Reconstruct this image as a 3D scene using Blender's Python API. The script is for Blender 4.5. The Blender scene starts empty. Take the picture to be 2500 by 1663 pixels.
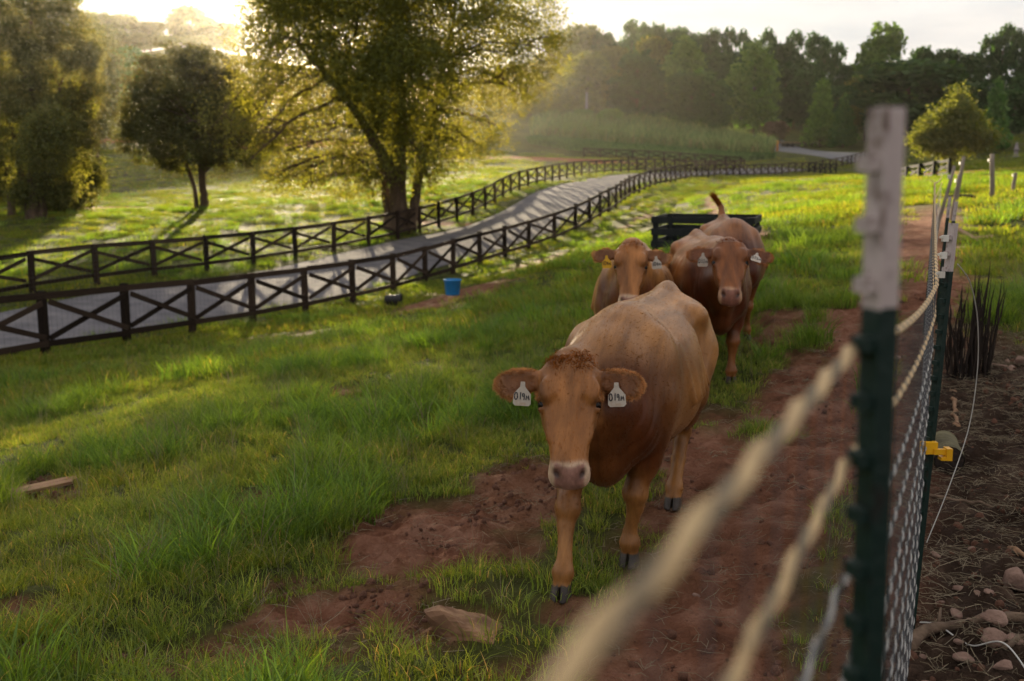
import bpy, bmesh, math, random
import numpy as np
from mathutils import Vector, Matrix

# ------------------------------------------------------------------ camera, sky, sun, exposure
scene = bpy.context.scene
COL = scene.collection
R = math.radians
CAM_Z, PITCH, FPX = 1.7, R(9.3), 2430.0
SUN_EL, SUN_AZ = R(8.6), R(-12.0)          # azimuth measured from +Y, negative to the left
rnd = random.Random(7)
rng = np.random.default_rng(7)

cd = bpy.data.cameras.new('camera')
cam = bpy.data.objects.new('camera', cd); COL.objects.link(cam)
cam.location = (0, 0, CAM_Z); cam.rotation_euler = (math.pi / 2 - PITCH, 0, 0)
cd.lens = 35; cd.sensor_width = 36; cd.clip_start = 0.05; cd.clip_end = 4000
cd.dof.use_dof = True; cd.dof.focus_distance = 4.2; cd.dof.aperture_fstop = 3.0
scene.camera = cam

world = bpy.data.worlds.new('World'); scene.world = world; world.use_nodes = True
wn, wl = world.node_tree.nodes, world.node_tree.links
wn.clear()
wo = wn.new('ShaderNodeOutputWorld'); bg = wn.new('ShaderNodeBackground')
sky = wn.new('ShaderNodeTexSky'); sky.sky_type = 'NISHITA'; sky.sun_disc = False
sky.sun_elevation = SUN_EL; sky.sun_rotation = SUN_AZ
sky.altitude = 300; sky.air_density = 1.0; sky.dust_density = 0.6; sky.ozone_density = 1.0
tc = wn.new('ShaderNodeTexCoord')
sep = wn.new('ShaderNodeSeparateXYZ'); wl.new(tc.outputs['Generated'], sep.inputs[0])
mx = wn.new('ShaderNodeMath'); mx.operation = 'MAXIMUM'; mx.inputs[1].default_value = 0.0; wl.new(sep.outputs['Z'], mx.inputs[0])
ad = wn.new('ShaderNodeMath'); ad.operation = 'ADD'; ad.inputs[1].default_value = 0.12; wl.new(mx.outputs[0], ad.inputs[0])
dx = wn.new('ShaderNodeMath'); dx.operation = 'DIVIDE'; wl.new(sep.outputs['X'], dx.inputs[0]); wl.new(ad.outputs[0], dx.inputs[1])
dy = wn.new('ShaderNodeMath'); dy.operation = 'DIVIDE'; wl.new(sep.outputs['Y'], dy.inputs[0]); wl.new(ad.outputs[0], dy.inputs[1])
cmb = wn.new('ShaderNodeCombineXYZ'); wl.new(dx.outputs[0], cmb.inputs[0]); wl.new(dy.outputs[0], cmb.inputs[1])
nz = wn.new('ShaderNodeTexNoise'); nz.inputs['Scale'].default_value = 0.55; nz.inputs['Detail'].default_value = 6; nz.inputs['Roughness'].default_value = 0.55
nz.inputs['Distortion'].default_value = 0.4
wl.new(cmb.outputs[0], nz.inputs['Vector'])
cr = wn.new('ShaderNodeValToRGB'); cr.color_ramp.elements[0].position = 0.28; cr.color_ramp.elements[1].position = 0.50
wl.new(nz.outputs['Fac'], cr.inputs['Fac'])
nz2 = wn.new('ShaderNodeTexNoise'); nz2.inputs['Scale'].default_value = 1.3; nz2.inputs['Detail'].default_value = 5
wl.new(cmb.outputs[0], nz2.inputs['Vector'])
cc = wn.new('ShaderNodeValToRGB')
cc.color_ramp.elements[0].position = 0.3; cc.color_ramp.elements[0].color = (.98, 1.0, 1.08, 1)
cc.color_ramp.elements[1].position = 0.7; cc.color_ramp.elements[1].color = (1.72, 1.62, 1.52, 1)
wl.new(nz2.outputs['Fac'], cc.inputs['Fac'])
sc_ = wn.new('ShaderNodeMapRange'); sc_.inputs[3].default_value = 0.93; sc_.inputs[4].default_value = 0.985; wl.new(cr.outputs[0], sc_.inputs[0])
mixc = wn.new('ShaderNodeMix'); mixc.data_type = 'RGBA'
wl.new(sc_.outputs[0], mixc.inputs['Factor']); wl.new(sky.outputs[0], mixc.inputs[6]); wl.new(cc.outputs[0], mixc.inputs[7])
wl.new(mixc.outputs[2], bg.inputs['Color']); bg.inputs['Strength'].default_value = 0.12
wl.new(bg.outputs[0], wo.inputs[0])

sd = bpy.data.lights.new('sun', 'SUN'); sun = bpy.data.objects.new('sun', sd); COL.objects.link(sun)
sd.energy = 5.0; sd.angle = R(0.6); sd.color = (1.0, 0.82, 0.55)
sun_dir = Vector((math.sin(SUN_AZ) * math.cos(SUN_EL), math.cos(SUN_AZ) * math.cos(SUN_EL), math.sin(SUN_EL)))
sun.rotation_euler = (-sun_dir).to_track_quat('-Z', 'Y').to_euler()
sun.location = (-60, 200, 60)

scene.view_settings.view_transform = 'Standard'; scene.view_settings.look = 'None'
scene.view_settings.exposure = 2.25; scene.view_settings.gamma = 1.0
scene.view_settings.use_curve_mapping = False
scene.cycles.use_denoising = True; scene.cycles.use_adaptive_sampling = True; scene.cycles.adaptive_threshold = 0.02
scene.cycles.max_bounces = 5; scene.cycles.diffuse_bounces = 2; scene.cycles.glossy_bounces = 2
scene.cycles.transmission_bounces = 3; scene.cycles.transparent_max_bounces = 6; scene.cycles.volume_bounces = 0

# ------------------------------------------------------------------ helpers
def ray(u, v):
    x, up = (u - 1250) / FPX, (831.5 - v) / FPX
    return np.array([x, math.cos(PITCH) + up * math.sin(PITCH), -math.sin(PITCH) + up * math.cos(PITCH)])
def at(u, v, Y):
    d = ray(u, v); return np.array([0, 0, CAM_Z]) + d * (Y / d[1])

_P = np.random.default_rng(3).random((64, 64, 64)).astype(np.float32)
def noise3(x, y, z):
    x, y, z = np.broadcast_arrays(x, y, z)
    xi, yi, zi = np.floor(x).astype(int), np.floor(y).astype(int), np.floor(z).astype(int)
    fx, fy, fz = x - xi, y - yi, z - zi
    fx, fy, fz = fx*fx*(3-2*fx), fy*fy*(3-2*fy), fz*fz*(3-2*fz)
    g = lambda a, b, c: _P[(xi+a) & 63, (yi+b) & 63, (zi+c) & 63]
    l = lambda a, b, t: a + (b - a) * t
    return l(l(l(g(0,0,0), g(1,0,0), fx), l(g(0,1,0), g(1,1,0), fx), fy),
             l(l(g(0,0,1), g(1,0,1), fx), l(g(0,1,1), g(1,1,1), fx), fy), fz)
def noise2(x, y, s=1.0, o=4, seed=0):
    a, t, amp = 0, 0, 1.0
    for i in range(o):
        a = a + amp * noise3(x * s + 13.7 * i + seed, y * s - 7.1 * i, np.float32(seed * 1.7 + .5 + i)); t += amp; amp *= .5; s *= 2.03
    return a / t
def sstep(a, b, x):
    t = np.clip((x - a) / (b - a), 0, 1); return t * t * (3 - 2 * t)

# terrain: smooth surface through surveyed ground points (pixel, distance) of the place
SURV = [(1390,1480,4.1),(1610,1225,5.2),(1790,940,8.0),(1818,845,9.6),(2218,1554,3.5),(2450,1500,3.5),(2450,1000,6.5),(2450,765,9.0),
 (2450,600,17),(2420,475,30),(1700,612,18),(1950,520,26),(1900,447,52),(2200,462,40),(2050,470,38),
 (600,1000,9.5),(200,950,14),(0,1200,7.2),(0,1663,3.3),(1000,1000,8.6),(1250,760,20),(1400,640,26),
 (118,870,20.5),(467,819,25),(746,769,29.5),(965,721,34),(1110,674,38.6),(1287,620,45),(1408,573,49),(1495,519,57.5),
 (1552,477,70),(1626,450,84),(1697,439,97),(1788,434,112),(1888,431,123),(1969,425,132),(2055,408,142),(2086,402,149),
 (118,708,30.5),(426,670,35.3),(737,628,41.5),(948,585,47),(1052,561,51.5),(1177,515,59),(1255,467,68),(1317,449,75),(1400,428,87),(1492,420,99),(1620,415,112),(1828,411,127),
 (498,509,62),(85,525,56),(230,520,62),(330,396,125),(200,402,125),(760,478,72),(600,430,105),(1200,425,95),(1250,378,120),(900,420,110),
 (1425,397,140),(1480,385,135),(1700,400,140),(1900,378,150),(1350,340,170),(1880,362,185),(1970,345,200),(2180,372,170),(1560,285,210),(1800,315,210),(2050,340,195),(2227,348,165),
 (2320,418,80),(2435,390,120),(2420,425,70),(2480,445,60),(2500,390,130),(1430,262,225),(1600,270,250),
 (467,101,330),(276,244,220),(100,170,330),(640,150,340),(300,340,170),(600,340,180),(900,250,260)]
XY, ZZ = [], []
for u, v, Y in SURV:
    p = at(u, v, Y); XY.append(p[:2]); ZZ.append(p[2])
for x, y, z in [(0,0,0),(0.5,1,.02),(3,0,.25),(-3,0,-.25),(0,-12,.3),(-20,-10,-2.6),(20,-10,1.2),(14,8,.5),(24,20,1.4),(-22,8,-2.9),(-40,25,-3.2),
  (-60,60,-1.5),(60,60,4),(70,130,9),(-90,130,6),(130,230,20),(-200,330,46),(160,330,30),(0,400,36),(-60,450,42),(-300,200,30),(250,150,22),(120,20,6),(-120,0,-2),(0,-80,2),(300,500,42),(-300,520,48),(0,650,40),(100,-80,5),(-100,-80,-2)]:
    XY.append((x, y)); ZZ.append(z)
XY = np.array(XY); ZZ = np.array(ZZ)
def _phi(a, b):
    r2 = ((a[:, None, :] - b[None, :, :]) ** 2).sum(-1)
    return -np.sqrt(r2 + 9.0)
n_ = len(XY)
A_ = np.zeros((n_ + 3, n_ + 3)); A_[:n_, :n_] = _phi(XY, XY) + np.diag(0.08 + np.hypot(XY[:, 0], XY[:, 1]) * 0.02)
A_[:n_, n_] = 1; A_[:n_, n_+1:] = XY; A_[n_, :n_] = 1; A_[n_+1:, :n_] = XY.T
W_ = np.linalg.solve(A_, np.concatenate([ZZ, [0, 0, 0]]))
def T(x, y):
    x = np.asarray(x, float); y = np.asarray(y, float); sh = np.broadcast(x, y).shape
    q = np.stack([np.broadcast_to(x, sh).ravel(), np.broadcast_to(y, sh).ravel()], 1)
    out = np.empty(len(q))
    for i in range(0, len(q), 40000):
        b = q[i:i+40000]; out[i:i+40000] = _phi(b, XY) @ W_[:n_] + W_[n_] + b @ W_[n_+1:]
    return out.reshape(sh) if sh else float(out[0])
def hit(u, v, far=600):
    d = ray(u, v); ts = np.geomspace(1.0, far, 900); P = np.array([0, 0, CAM_Z]) + ts[:, None] * d
    below = P[:, 2] < T(P[:, 0], P[:, 1])
    i = int(np.argmax(below)) if below.any() else len(ts) - 1
    a, b = ts[max(i-1, 0)], ts[i]
    for _ in range(20):
        m = (a + b) / 2; q = np.array([0, 0, CAM_Z]) + m * d
        if q[2] < T(q[0], q[1]): b = m
        else: a = m
    q = np.array([0, 0, CAM_Z]) + b * d
    return float(q[0]), float(q[1])

# ------------------------------------------------------------------ scene-building helpers
def mesh_np(name, V, Fc, mats=(), smooth=False, attrs=None):
    """V (n,3); Fc (m,k) array of faces with the same k, or list of such arrays"""
    V = np.asarray(V, np.float32)
    Fl = [np.asarray(f, np.int32) for f in (Fc if isinstance(Fc, list) else [Fc])]
    me = bpy.data.meshes.new(name)
    nl = sum(f.size for f in Fl); nf = sum(len(f) for f in Fl)
    me.vertices.add(len(V)); me.loops.add(nl); me.polygons.add(nf)
    me.vertices.foreach_set('co', V.ravel())
    me.loops.foreach_set('vertex_index', np.concatenate([f.ravel() for f in Fl]))
    tot = np.concatenate([np.full(len(f), f.shape[1], np.int32) for f in Fl])
    me.polygons.foreach_set('loop_start', np.concatenate([[0], np.cumsum(tot)[:-1]]).astype(np.int32))
    me.polygons.foreach_set('loop_total', tot)
    me.polygons.foreach_set('use_smooth', np.full(nf, smooth))
    for k, a in (attrs or {}).items():
        a = np.asarray(a, np.float32)
        if a.ndim == 2:
            at_ = me.attributes.new(k, 'FLOAT_COLOR', 'POINT')
            at_.data.foreach_set('color', np.concatenate([a[:, :3], np.ones((len(a), 1))], 1).astype(np.float32).ravel())
        else:
            at_ = me.attributes.new(k, 'FLOAT', 'POINT'); at_.data.foreach_set('value', a)
    for m in mats: me.materials.append(m)
    me.update(); me.validate(); return me
def ob(name, me, parent=None, loc=None, rot=None, scl=None, mat=None):
    o = bpy.data.objects.new(name, me); COL.objects.link(o)
    if mat is not None and me is not None and not me.materials: me.materials.append(mat)
    if parent is not None: o.parent = parent
    if loc is not None: o.location = loc
    if rot is not None: o.rotation_euler = rot
    if scl is not None: o.scale = scl
    return o
def tag(o, label, cat, group=None):
    o['label'] = label; o['category'] = cat
    if group: o['group'] = group
    return o
def thing(name, label, cat, loc=(0, 0, 0), rz=0, group=None):
    o = bpy.data.objects.new(name, None); COL.objects.link(o); o.empty_display_size = .2
    o.location = loc; o.rotation_euler = (0, 0, rz); return tag(o, label, cat, group)
def kind(o, k): o['kind'] = k; return o

class MB:
    """collects vertices and faces of one mesh"""
    def __init__(s): s.V = []; s.F3 = []; s.F4 = []; s.n = 0
    def add(s, V, F):
        V = np.asarray(V, float); F = np.asarray(F, int) + s.n; s.V.append(V); s.n += len(V)
        (s.F3 if F.shape[1] == 3 else s.F4).append(F); return s
    def box(s, c, h, M=None):
        c8 = np.array([[x, y, z] for x in (-1, 1) for y in (-1, 1) for z in (-1, 1)], float) * np.array(h)
        if M is not None: c8 = c8 @ np.array(M.to_3x3() if hasattr(M, 'to_3x3') else M).T
        return s.add(c8 + np.array(c), [[0,1,3,2],[4,6,7,5],[0,4,5,1],[2,3,7,6],[0,2,6,4],[1,5,7,3]])
    def beam(s, p, q, w, t, up=(0, 0, 1)):
        p, q = np.array(p, float), np.array(q, float); d = q - p; L = np.linalg.norm(d); d /= L
        a = np.cross(up, d); a /= np.linalg.norm(a); b = np.cross(d, a)
        return s.box((p + q) / 2, (L / 2, w / 2, t / 2), np.stack([d, a, b], 1))
    def tube(s, pts, rad, sides=6, cap=True):
        P = np.asarray(pts, float); rad = np.broadcast_to(np.asarray(rad, float), (len(P),))
        d = np.gradient(P, axis=0); d /= np.linalg.norm(d, axis=1)[:, None] + 1e-9
        ref = np.array([0, 0, 1.0]) if abs(d[:, 2]).mean() < .8 else np.array([1.0, 0, 0])
        a = np.cross(d, ref); a /= np.linalg.norm(a, axis=1)[:, None] + 1e-9; b = np.cross(d, a)
        th = np.arange(sides) * 2 * np.pi / sides
        V = P[:, None] + rad[:, None, None] * (np.cos(th)[None, :, None] * a[:, None] + np.sin(th)[None, :, None] * b[:, None])
        m = len(P); i = np.arange(m - 1)[:, None] * sides; j = np.arange(sides)[None]; k = (j + 1) % sides
        F = np.stack([i + j, i + k, i + sides + k, i + sides + j], -1).reshape(-1, 4)
        base = s.n; s.add(V.reshape(-1, 3), F)
        if cap:
            s.V.append(P[[0, -1]]); c0, c1 = s.n, s.n + 1; s.n += 2
            s.F3.append(np.stack([base + k[0], base + j[0], np.full(sides, c0)], 1))
            s.F3.append(np.stack([base + (m-1)*sides + j[0], base + (m-1)*sides + k[0], np.full(sides, c1)], 1))
        return s
    def mesh(s, name, mat=None, smooth=False, attrs=None):
        F = [np.concatenate(f) for f in (s.F3, s.F4) if f]
        return mesh_np(name, np.concatenate(s.V), F, [mat] if mat else [], smooth, attrs)
    def part(s, name, mat, parent=None, smooth=False, **k): return ob(name, s.mesh(name, mat, smooth), parent, **k)

def newmat(name):
    m = bpy.data.materials.new(name); m.use_nodes = True; nt = m.node_tree; nt.nodes.clear()
    return m, nt.nodes, nt.links, nt.nodes.new('ShaderNodeOutputMaterial')
def node(N, t, **kw):
    n = N.new(t)
    for k, v in kw.items():
        if k in n.inputs.keys(): n.inputs[k].default_value = v
        else: setattr(n, k, v)
    return n
def ramp(N, pts):
    r = N.new('ShaderNodeValToRGB'); e = r.color_ramp.elements
    while len(e) < len(pts): e.new(.5)
    for i, (p, c) in enumerate(pts): e[i].position = p; e[i].color = (*c, 1)
    return r
def mixrgb(N, L, f, a, b, mode='MIX'):
    n = N.new('ShaderNodeMix'); n.data_type = 'RGBA'; n.blend_type = mode
    for s_, v in ((n.inputs[0], f), (n.inputs[6], a), (n.inputs[7], b)):
        if hasattr(v, 'is_linked') or hasattr(v, 'links'): L.new(v, s_)
        elif isinstance(v, tuple): s_.default_value = (*v, 1)
        else: s_.default_value = v
    return n.outputs[2]
def simple(name, col, col2=None, rough=.7, scale=6, bump=.0, bscale=30, metal=0, stretch=None, spec=.3, detail=5, contrast=(.3, .7), vary=0):
    m, N, L, out = newmat(name); b = node(N, 'ShaderNodeBsdfPrincipled', Roughness=rough, Metallic=metal)
    b.inputs['Specular IOR Level'].default_value = spec
    t = N.new('ShaderNodeTexCoord'); vec = t.outputs['Object']
    if stretch:
        mp = N.new('ShaderNodeMapping'); mp.inputs['Scale'].default_value = stretch; L.new(vec, mp.inputs[0]); vec = mp.outputs[0]
    if col2 is None: col2 = tuple(c * .7 for c in col)
    nz = node(N, 'ShaderNodeTexNoise', Scale=scale, Detail=detail); L.new(vec, nz.inputs['Vector'])
    r = ramp(N, [(contrast[0], col2), (contrast[1], col)]); L.new(nz.outputs[0], r.inputs[0]); cb = r.outputs[0]
    if vary:
        oi = N.new('ShaderNodeObjectInfo'); rv = ramp(N, [(0, (1 - vary,) * 3), (1, (1 + vary * 1.6,) * 3)]); L.new(oi.outputs['Random'], rv.inputs[0]); cb = mixrgb(N, L, 1.0, cb, rv.outputs[0], 'MULTIPLY')
    L.new(cb, b.inputs['Base Color'])
    if bump:
        n2 = node(N, 'ShaderNodeTexNoise', Scale=bscale, Detail=6); L.new(vec, n2.inputs['Vector'])
        bp = node(N, 'ShaderNodeBump', Strength=bump, Distance=.02); L.new(n2.outputs[0], bp.inputs['Height']); L.new(bp.outputs[0], b.inputs['Normal'])
    L.new(b.outputs[0], out.inputs[0]); return m
def leafmat(name, c1, c2, trans=.45, tcol=None, rough=.55, dry=None, gloss=.02, patch=None):
    m, N, L, out = newmat(name)
    g = N.new('ShaderNodeNewGeometry')
    r = ramp(N, [(0, c1), (.6, c2), (1, tuple(min(1, x * 1.25) for x in c2))] if not dry else [(0, c1), (.55, c2), (.86, tuple(min(1, x * 1.2) for x in c2)), (.93, dry), (1, dry)])
    L.new(g.outputs['Random Per Island'], r.inputs[0])
    oi = N.new('ShaderNodeObjectInfo')
    hv = node(N, 'ShaderNodeHueSaturation'); mr = node(N, 'ShaderNodeMapRange'); mr.inputs[3].default_value = .75; mr.inputs[4].default_value = 1.25
    L.new(oi.outputs['Random'], mr.inputs[0]); L.new(mr.outputs[0], hv.inputs['Value']); L.new(r.outputs[0], hv.inputs['Color'])
    colr = hv.outputs[0]
    if patch:      # drier and lusher areas of the sward
        pn = node(N, 'ShaderNodeTexNoise', Scale=patch[1], Detail=4); L.new(oi.outputs['Location'], pn.inputs['Vector'])
        pr = ramp(N, [(.40, (0, 0, 0)), (.66, (1, 1, 1))]); L.new(pn.outputs[0], pr.inputs[0])
        pc = mixrgb(N, L, 1.0, colr, patch[0], 'MULTIPLY'); colr = mixrgb(N, L, pr.outputs[0], colr, pc)
    d = N.new('ShaderNodeBsdfDiffuse'); L.new(colr, d.inputs[0])
    tr = N.new('ShaderNodeBsdfTranslucent')
    tc_ = mixrgb(N, L, 1.0, colr, tcol or (1.7, 1.5, .5), 'MULTIPLY'); L.new(tc_, tr.inputs[0])
    ms = node(N, 'ShaderNodeMixShader', Fac=trans); L.new(d.outputs[0], ms.inputs[1]); L.new(tr.outputs[0], ms.inputs[2])
    gl = node(N, 'ShaderNodeBsdfGlossy', Roughness=rough); gl.inputs[0].default_value = (.8, .8, .8, 1)
    m2 = node(N, 'ShaderNodeMixShader', Fac=gloss); L.new(ms.outputs[0], m2.inputs[1]); L.new(gl.outputs[0], m2.inputs[2])
    L.new(m2.outputs[0], out.inputs[0]); return m

# ------------------------------------------------------------------ paths in plan (x, y)
def pix_path(pts): return np.array([at(u, v, Y)[:2] for u, v, Y in pts])
def resample(P, step):
    P = np.asarray(P, float)
    # smooth with a Catmull-Rom pass first
    Q = []
    for i in range(len(P) - 1):
        p0, p1, p2, p3 = P[max(i-1, 0)], P[i], P[i+1], P[min(i+2, len(P)-1)]
        for t in np.linspace(0, 1, 24, endpoint=False):
            Q.append(.5*((2*p1)+(-p0+p2)*t+(2*p0-5*p1+4*p2-p3)*t*t+(-p0+3*p1-3*p2+p3)*t**3))
    Q.append(P[-1]); Q = np.array(Q); s = np.concatenate([[0], np.cumsum(np.linalg.norm(np.diff(Q, axis=0), axis=1))])
    k = np.arange(0, s[-1] + 1e-6, step); return np.stack([np.interp(k, s, Q[:, 0]), np.interp(k, s, Q[:, 1])], 1)
N_RAW = np.concatenate([[[-13.4, 11.4]], pix_path([(118,870,20.5),(467,819,25),(746,769,29.5),(965,721,34),(1110,674,38.6),(1287,620,45),(1408,573,49.6),(1495,519,57.5),
  (1552,477,69),(1626,450,82.5),(1697,439,95.5),(1788,434,109),(1888,431,121),(1969,425,131),(2055,408,141),(2086,402,147),(2140,398,156)])])
F_RAW = np.concatenate([[[-19.5, 18.5]], pix_path([(118,708,30.5),(426,670,35.3),(737,628,41.5),(948,585,47),(1052,561,51.5),(1177,515,59),(1255,467,68),(1317,449,75),(1400,428,86),(1492,420,97.5),(1620,415,111),(1828,411,128)])])
NP = resample(N_RAW, 2.44); FP = resample(F_RAW, 2.5)
def offset(P, d):
    t = np.gradient(P, axis=0); t /= np.linalg.norm(t, axis=1)[:, None]
    return P + d * np.stack([-t[:, 1], t[:, 0]], 1)      # to the left of travel
ROAD_C = resample(offset(resample(N_RAW, 6.0), 4.0)[:-3], 2.0)
DRIVE_C = resample(pix_path([(2130,396,150),(2060,384,158),(1985,373,168),(1925,365,178),(1880,358,190),(1840,352,205)]), 2.0)
ROW = lambda y: .05 + .42 * np.asarray(y, float)        # plan line of the netting fence

def seg_dist(x, y, P):
    best = np.full(np.broadcast(x, y).shape, 1e9)
    for a, b in zip(P[:-1], P[1:]):
        d = b - a; t = np.clip(((x - a[0]) * d[0] + (y - a[1]) * d[1]) / (d @ d), 0, 1)
        best = np.minimum(best, np.hypot(x - a[0] - t * d[0], y - a[1] - t * d[1]))
    return best

# bare-earth patches: centre pixel, half-width px, half-height px
PATCH = [(1010,1300,190,85,1),(830,1500,300,75,1),(600,1600,330,62,1),(1290,1190,150,60,.9),(1230,1330,100,40,.8),(640,1235,130,45,.8),(800,962,130,14,.9),(900,985,70,10,.6),
 (1700,1120,170,120,1),(1640,1230,150,90,.9),(1800,1330,180,130,1),(1700,1560,260,150,1),(1930,1200,120,200,1),(1960,950,110,120,1),(60,1500,150,45,.9),(150,1610,240,45,.95),
 (110,1190,90,24,.7),(870,818,110,7,.8),(680,820,100,7,.5),(1060,735,110,10,.9),(1180,700,90,8,.8),(1300,650,70,7,.7),(1900,800,90,40,.8),(1830,790,60,40,.5),(980,1440,120,40,.7),(1300,1640,180,40,.6),(420,1640,140,40,.7),(1390,1490,70,26,.8),(1540,1400,60,24,.7),(300,1600,200,30,.6),(700,1420,90,30,.6)]
_pw = []
for u, v, ru, rv, s in PATCH:
    c = hit(u, v); dn = hit(u, v + rv); up_ = hit(u, v - rv)
    _pw.append((c[0], c[1], 1.15 * ru / FPX * c[1], max(.14, 1.2 * (up_[1] - dn[1]) / 2), c[0] / c[1], s))
def dirt(x, y):
    """0 grass .. 1 bare earth"""
    x = np.asarray(x, float); y = np.asarray(y, float)
    wob = (noise2(x, y, 1.1, 4, 2) - .5)
    fine = (noise2(x, y, 3.7, 3, 9) - .5)
    d = np.zeros(x.shape)
    for cx, cy, rx, ry, k, s in _pw:
        e = np.hypot((x - cx - k * (y - cy)) / rx, (y - cy) / ry)
        d = np.maximum(d, s * (1 - sstep(.55, 1.25, e + wob * 1.3 + fine * .7)))
    off = x - ROW(y)
    tr = 1 - sstep(.5, 1.05, np.abs(off + .78 - .010 * y) / (.27 + .018 * y) + wob * 1.9 + fine * 1.0)
    tr = tr * sstep(1, 2.5, y) * (1 - sstep(20, 27, y))
    d = np.maximum(d, tr)
    right = sstep(-.45, -.1, off + wob * .3) * (1 - sstep(6.8, 8.3, y + wob * 2 - off * .1))
    right = np.maximum(right, sstep(-.5, -.2, off) * (1 - sstep(.15, .75, off + wob)) * (1 - sstep(22, 27, y)))
    d = np.maximum(d, right)
    # worn track along the inner side of the near road fence and up the field
    nd = seg_dist(x, y, NP[::3])
    d = np.maximum(d, .62 * (1 - sstep(.2, .95, np.abs(nd - 3.0) / .55 + wob * 2.2 + fine)) * sstep(24, 30, y) * (1 - sstep(60, 75, y)))
    tk = np.abs(x - (4.7 + (y - 18) * .163)) / .3
    d = np.maximum(d, .9 * (1 - sstep(.6, 1.3, tk + wob * .8)) * sstep(17, 20, y) * (1 - sstep(52, 60, y)))
    return np.clip(d, 0, 1)
def redsoil(x, y):
    w = (noise2(x, y, .12, 4, 5) - .5)
    d = np.zeros(np.shape(x))
    for u, v, Y, rx, ry in [(1330,372,124,13,9),(1240,368,124,9,8),(200,492,66,4.2,1.6),(1075,548,54,4.5,.7),(2330,420,78,4.2,2.6),(2260,430,74,4,2),(720,355,165,14,8),(230,330,165,6,5),(2400,440,66,3,3)]:
        p = at(u, v, Y); d = np.maximum(d, 1 - sstep(.6, 1.2, np.hypot((x - p[0]) / rx, (y - p[1]) / ry) + w * 1.2))
    return d
def worley(x, y, s, seed=0):
    X, Y = x * s, y * s; xi, yi = np.floor(X).astype(int), np.floor(Y).astype(int); best = np.full(np.shape(x), 9.0)
    for i in (-1, 0, 1):
        for j in (-1, 0, 1):
            px = xi + i + _P[(xi + i) & 63, (yi + j) & 63, seed & 63]; py = yi + j + _P[(xi + i) & 63, (yi + j) & 63, (seed + 7) & 63]
            best = np.minimum(best, np.hypot(X - px, Y - py))
    return best / s
def relief(x, y, dm):
    """small bumps of the ground: churned clods in bare earth, humps in the turf"""
    near = 1 - sstep(14, 26, np.abs(y) + np.maximum(0, np.abs(x) - 12))
    off = x - ROW(y)
    churn = 1 - .45 * sstep(-1.7, -1.2, off) * (1 - sstep(.1, .3, off))
    h = (noise2(x, y, 2.1, 4, 21) - .5) * .10
    n1 = noise2(x, y, 7.5, 4, 31); n2_ = np.abs(noise2(x, y, 15.0, 3, 41) - .5)
    h = h + dm * churn * ((n1 - .5) * .16 - n2_ * .14) * near - dm * .03
    w1 = worley(x, y, 4.2, 3); w2 = worley(x + 3.3, y, 7.5, 9)      # hoof prints and crumbs pressed into the soft clay
    h = h + dm * near * (-.045 * np.exp(-(w1 / .055) ** 2) + .016 * np.exp(-((w1 - .105) / .03) ** 2) + .022 * np.exp(-(w2 / .035) ** 2) * churn)
    return h * (.35 + .65 * near) + (noise2(x, y, .35, 3, 51) - .5) * .22 * sstep(6, 14, np.hypot(x, y)) 
def G(x, y):
    x = np.atleast_1d(np.asarray(x, float)); y = np.atleast_1d(np.asarray(y, float))
    return T(x, y) + relief(x, y, dirt(x, y))
def gz(x, y): return float(G([x], [y])[0])

# ------------------------------------------------------------------ ground
def axis(segs):
    out = []
    for a, b, s in segs: out.append(np.arange(a, b - 1e-6, s))
    return np.concatenate(out + [[segs[-1][1]]])
xs = axis([(-600,-200,20),(-200,-80,6),(-80,-24,1.6),(-24,-6,.45),(-6,-2.4,.10),(-2.4,3.6,.042),(3.6,7,.11),(7,24,.45),(24,80,1.6),(80,200,6),(200,600,20)])
ys = axis([(-140,-30,12),(-30,-4,2),(-4,1.6,.4),(1.6,6.5,.042),(6.5,12,.09),(12,30,.3),(30,70,.65),(70,150,1.2),(150,300,4),(300,760,16)])
GX, GY = np.meshgrid(xs, ys)
gx, gy = GX.ravel(), GY.ravel()
DM = dirt(gx, gy)
gzv = T(gx, gy) + relief(gx, gy, DM)
# carriageway bed: ground dips just under the road ribbons
rd = np.minimum(seg_dist(gx, gy, ROAD_C[::3]), seg_dist(gx, gy, DRIVE_C[::2]) )
gzv -= .10 * (1 - sstep(2.2, 2.75, rd))
nx, ny = len(xs), len(ys)
ii = (np.arange(ny - 1)[:, None] * nx + np.arange(nx - 1)[None]).ravel()
off_ = gx - ROW(gy)
dark = sstep(-.35, .1, off_ + (noise2(gx, gy, 1.3, 3, 77) - .5) * .5) * (1 - sstep(7.5, 10, gy)) * (gy > -5)
me = mesh_np('ground', np.stack([gx, gy, gzv], 1), np.stack([ii, ii + 1, ii + nx + 1, ii + nx], 1), smooth=True,
             attrs={'dirt': DM, 'red': redsoil(gx, gy), 'dark': dark})
m, N, L, out = newmat('meadow_and_clay')
b = node(N, 'ShaderNodeBsdfPrincipled', Roughness=.95); b.inputs['Specular IOR Level'].default_value = .08
tcn = N.new('ShaderNodeTexCoord'); vec = tcn.outputs['Object']
def nz_(scale, detail=6, rough=.6):
    n = node(N, 'ShaderNodeTexNoise', Scale=scale, Detail=detail, Roughness=rough); L.new(vec, n.inputs['Vector']); return n.outputs[0]
r1 = ramp(N, [(.25, (.032, .038, .012)), (.5, (.064, .074, .020)), (.75, (.115, .115, .034))]); L.new(nz_(.22, 8, .65), r1.inputs[0])
r1b = ramp(N, [(.3, (.45, .45, .45)), (.7, (1.35, 1.3, 1.2))]); L.new(nz_(3.5, 6, .7), r1b.inputs[0])
grass = mixrgb(N, L, 1.0, r1.outputs[0], r1b.outputs[0], 'MULTIPLY')
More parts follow.
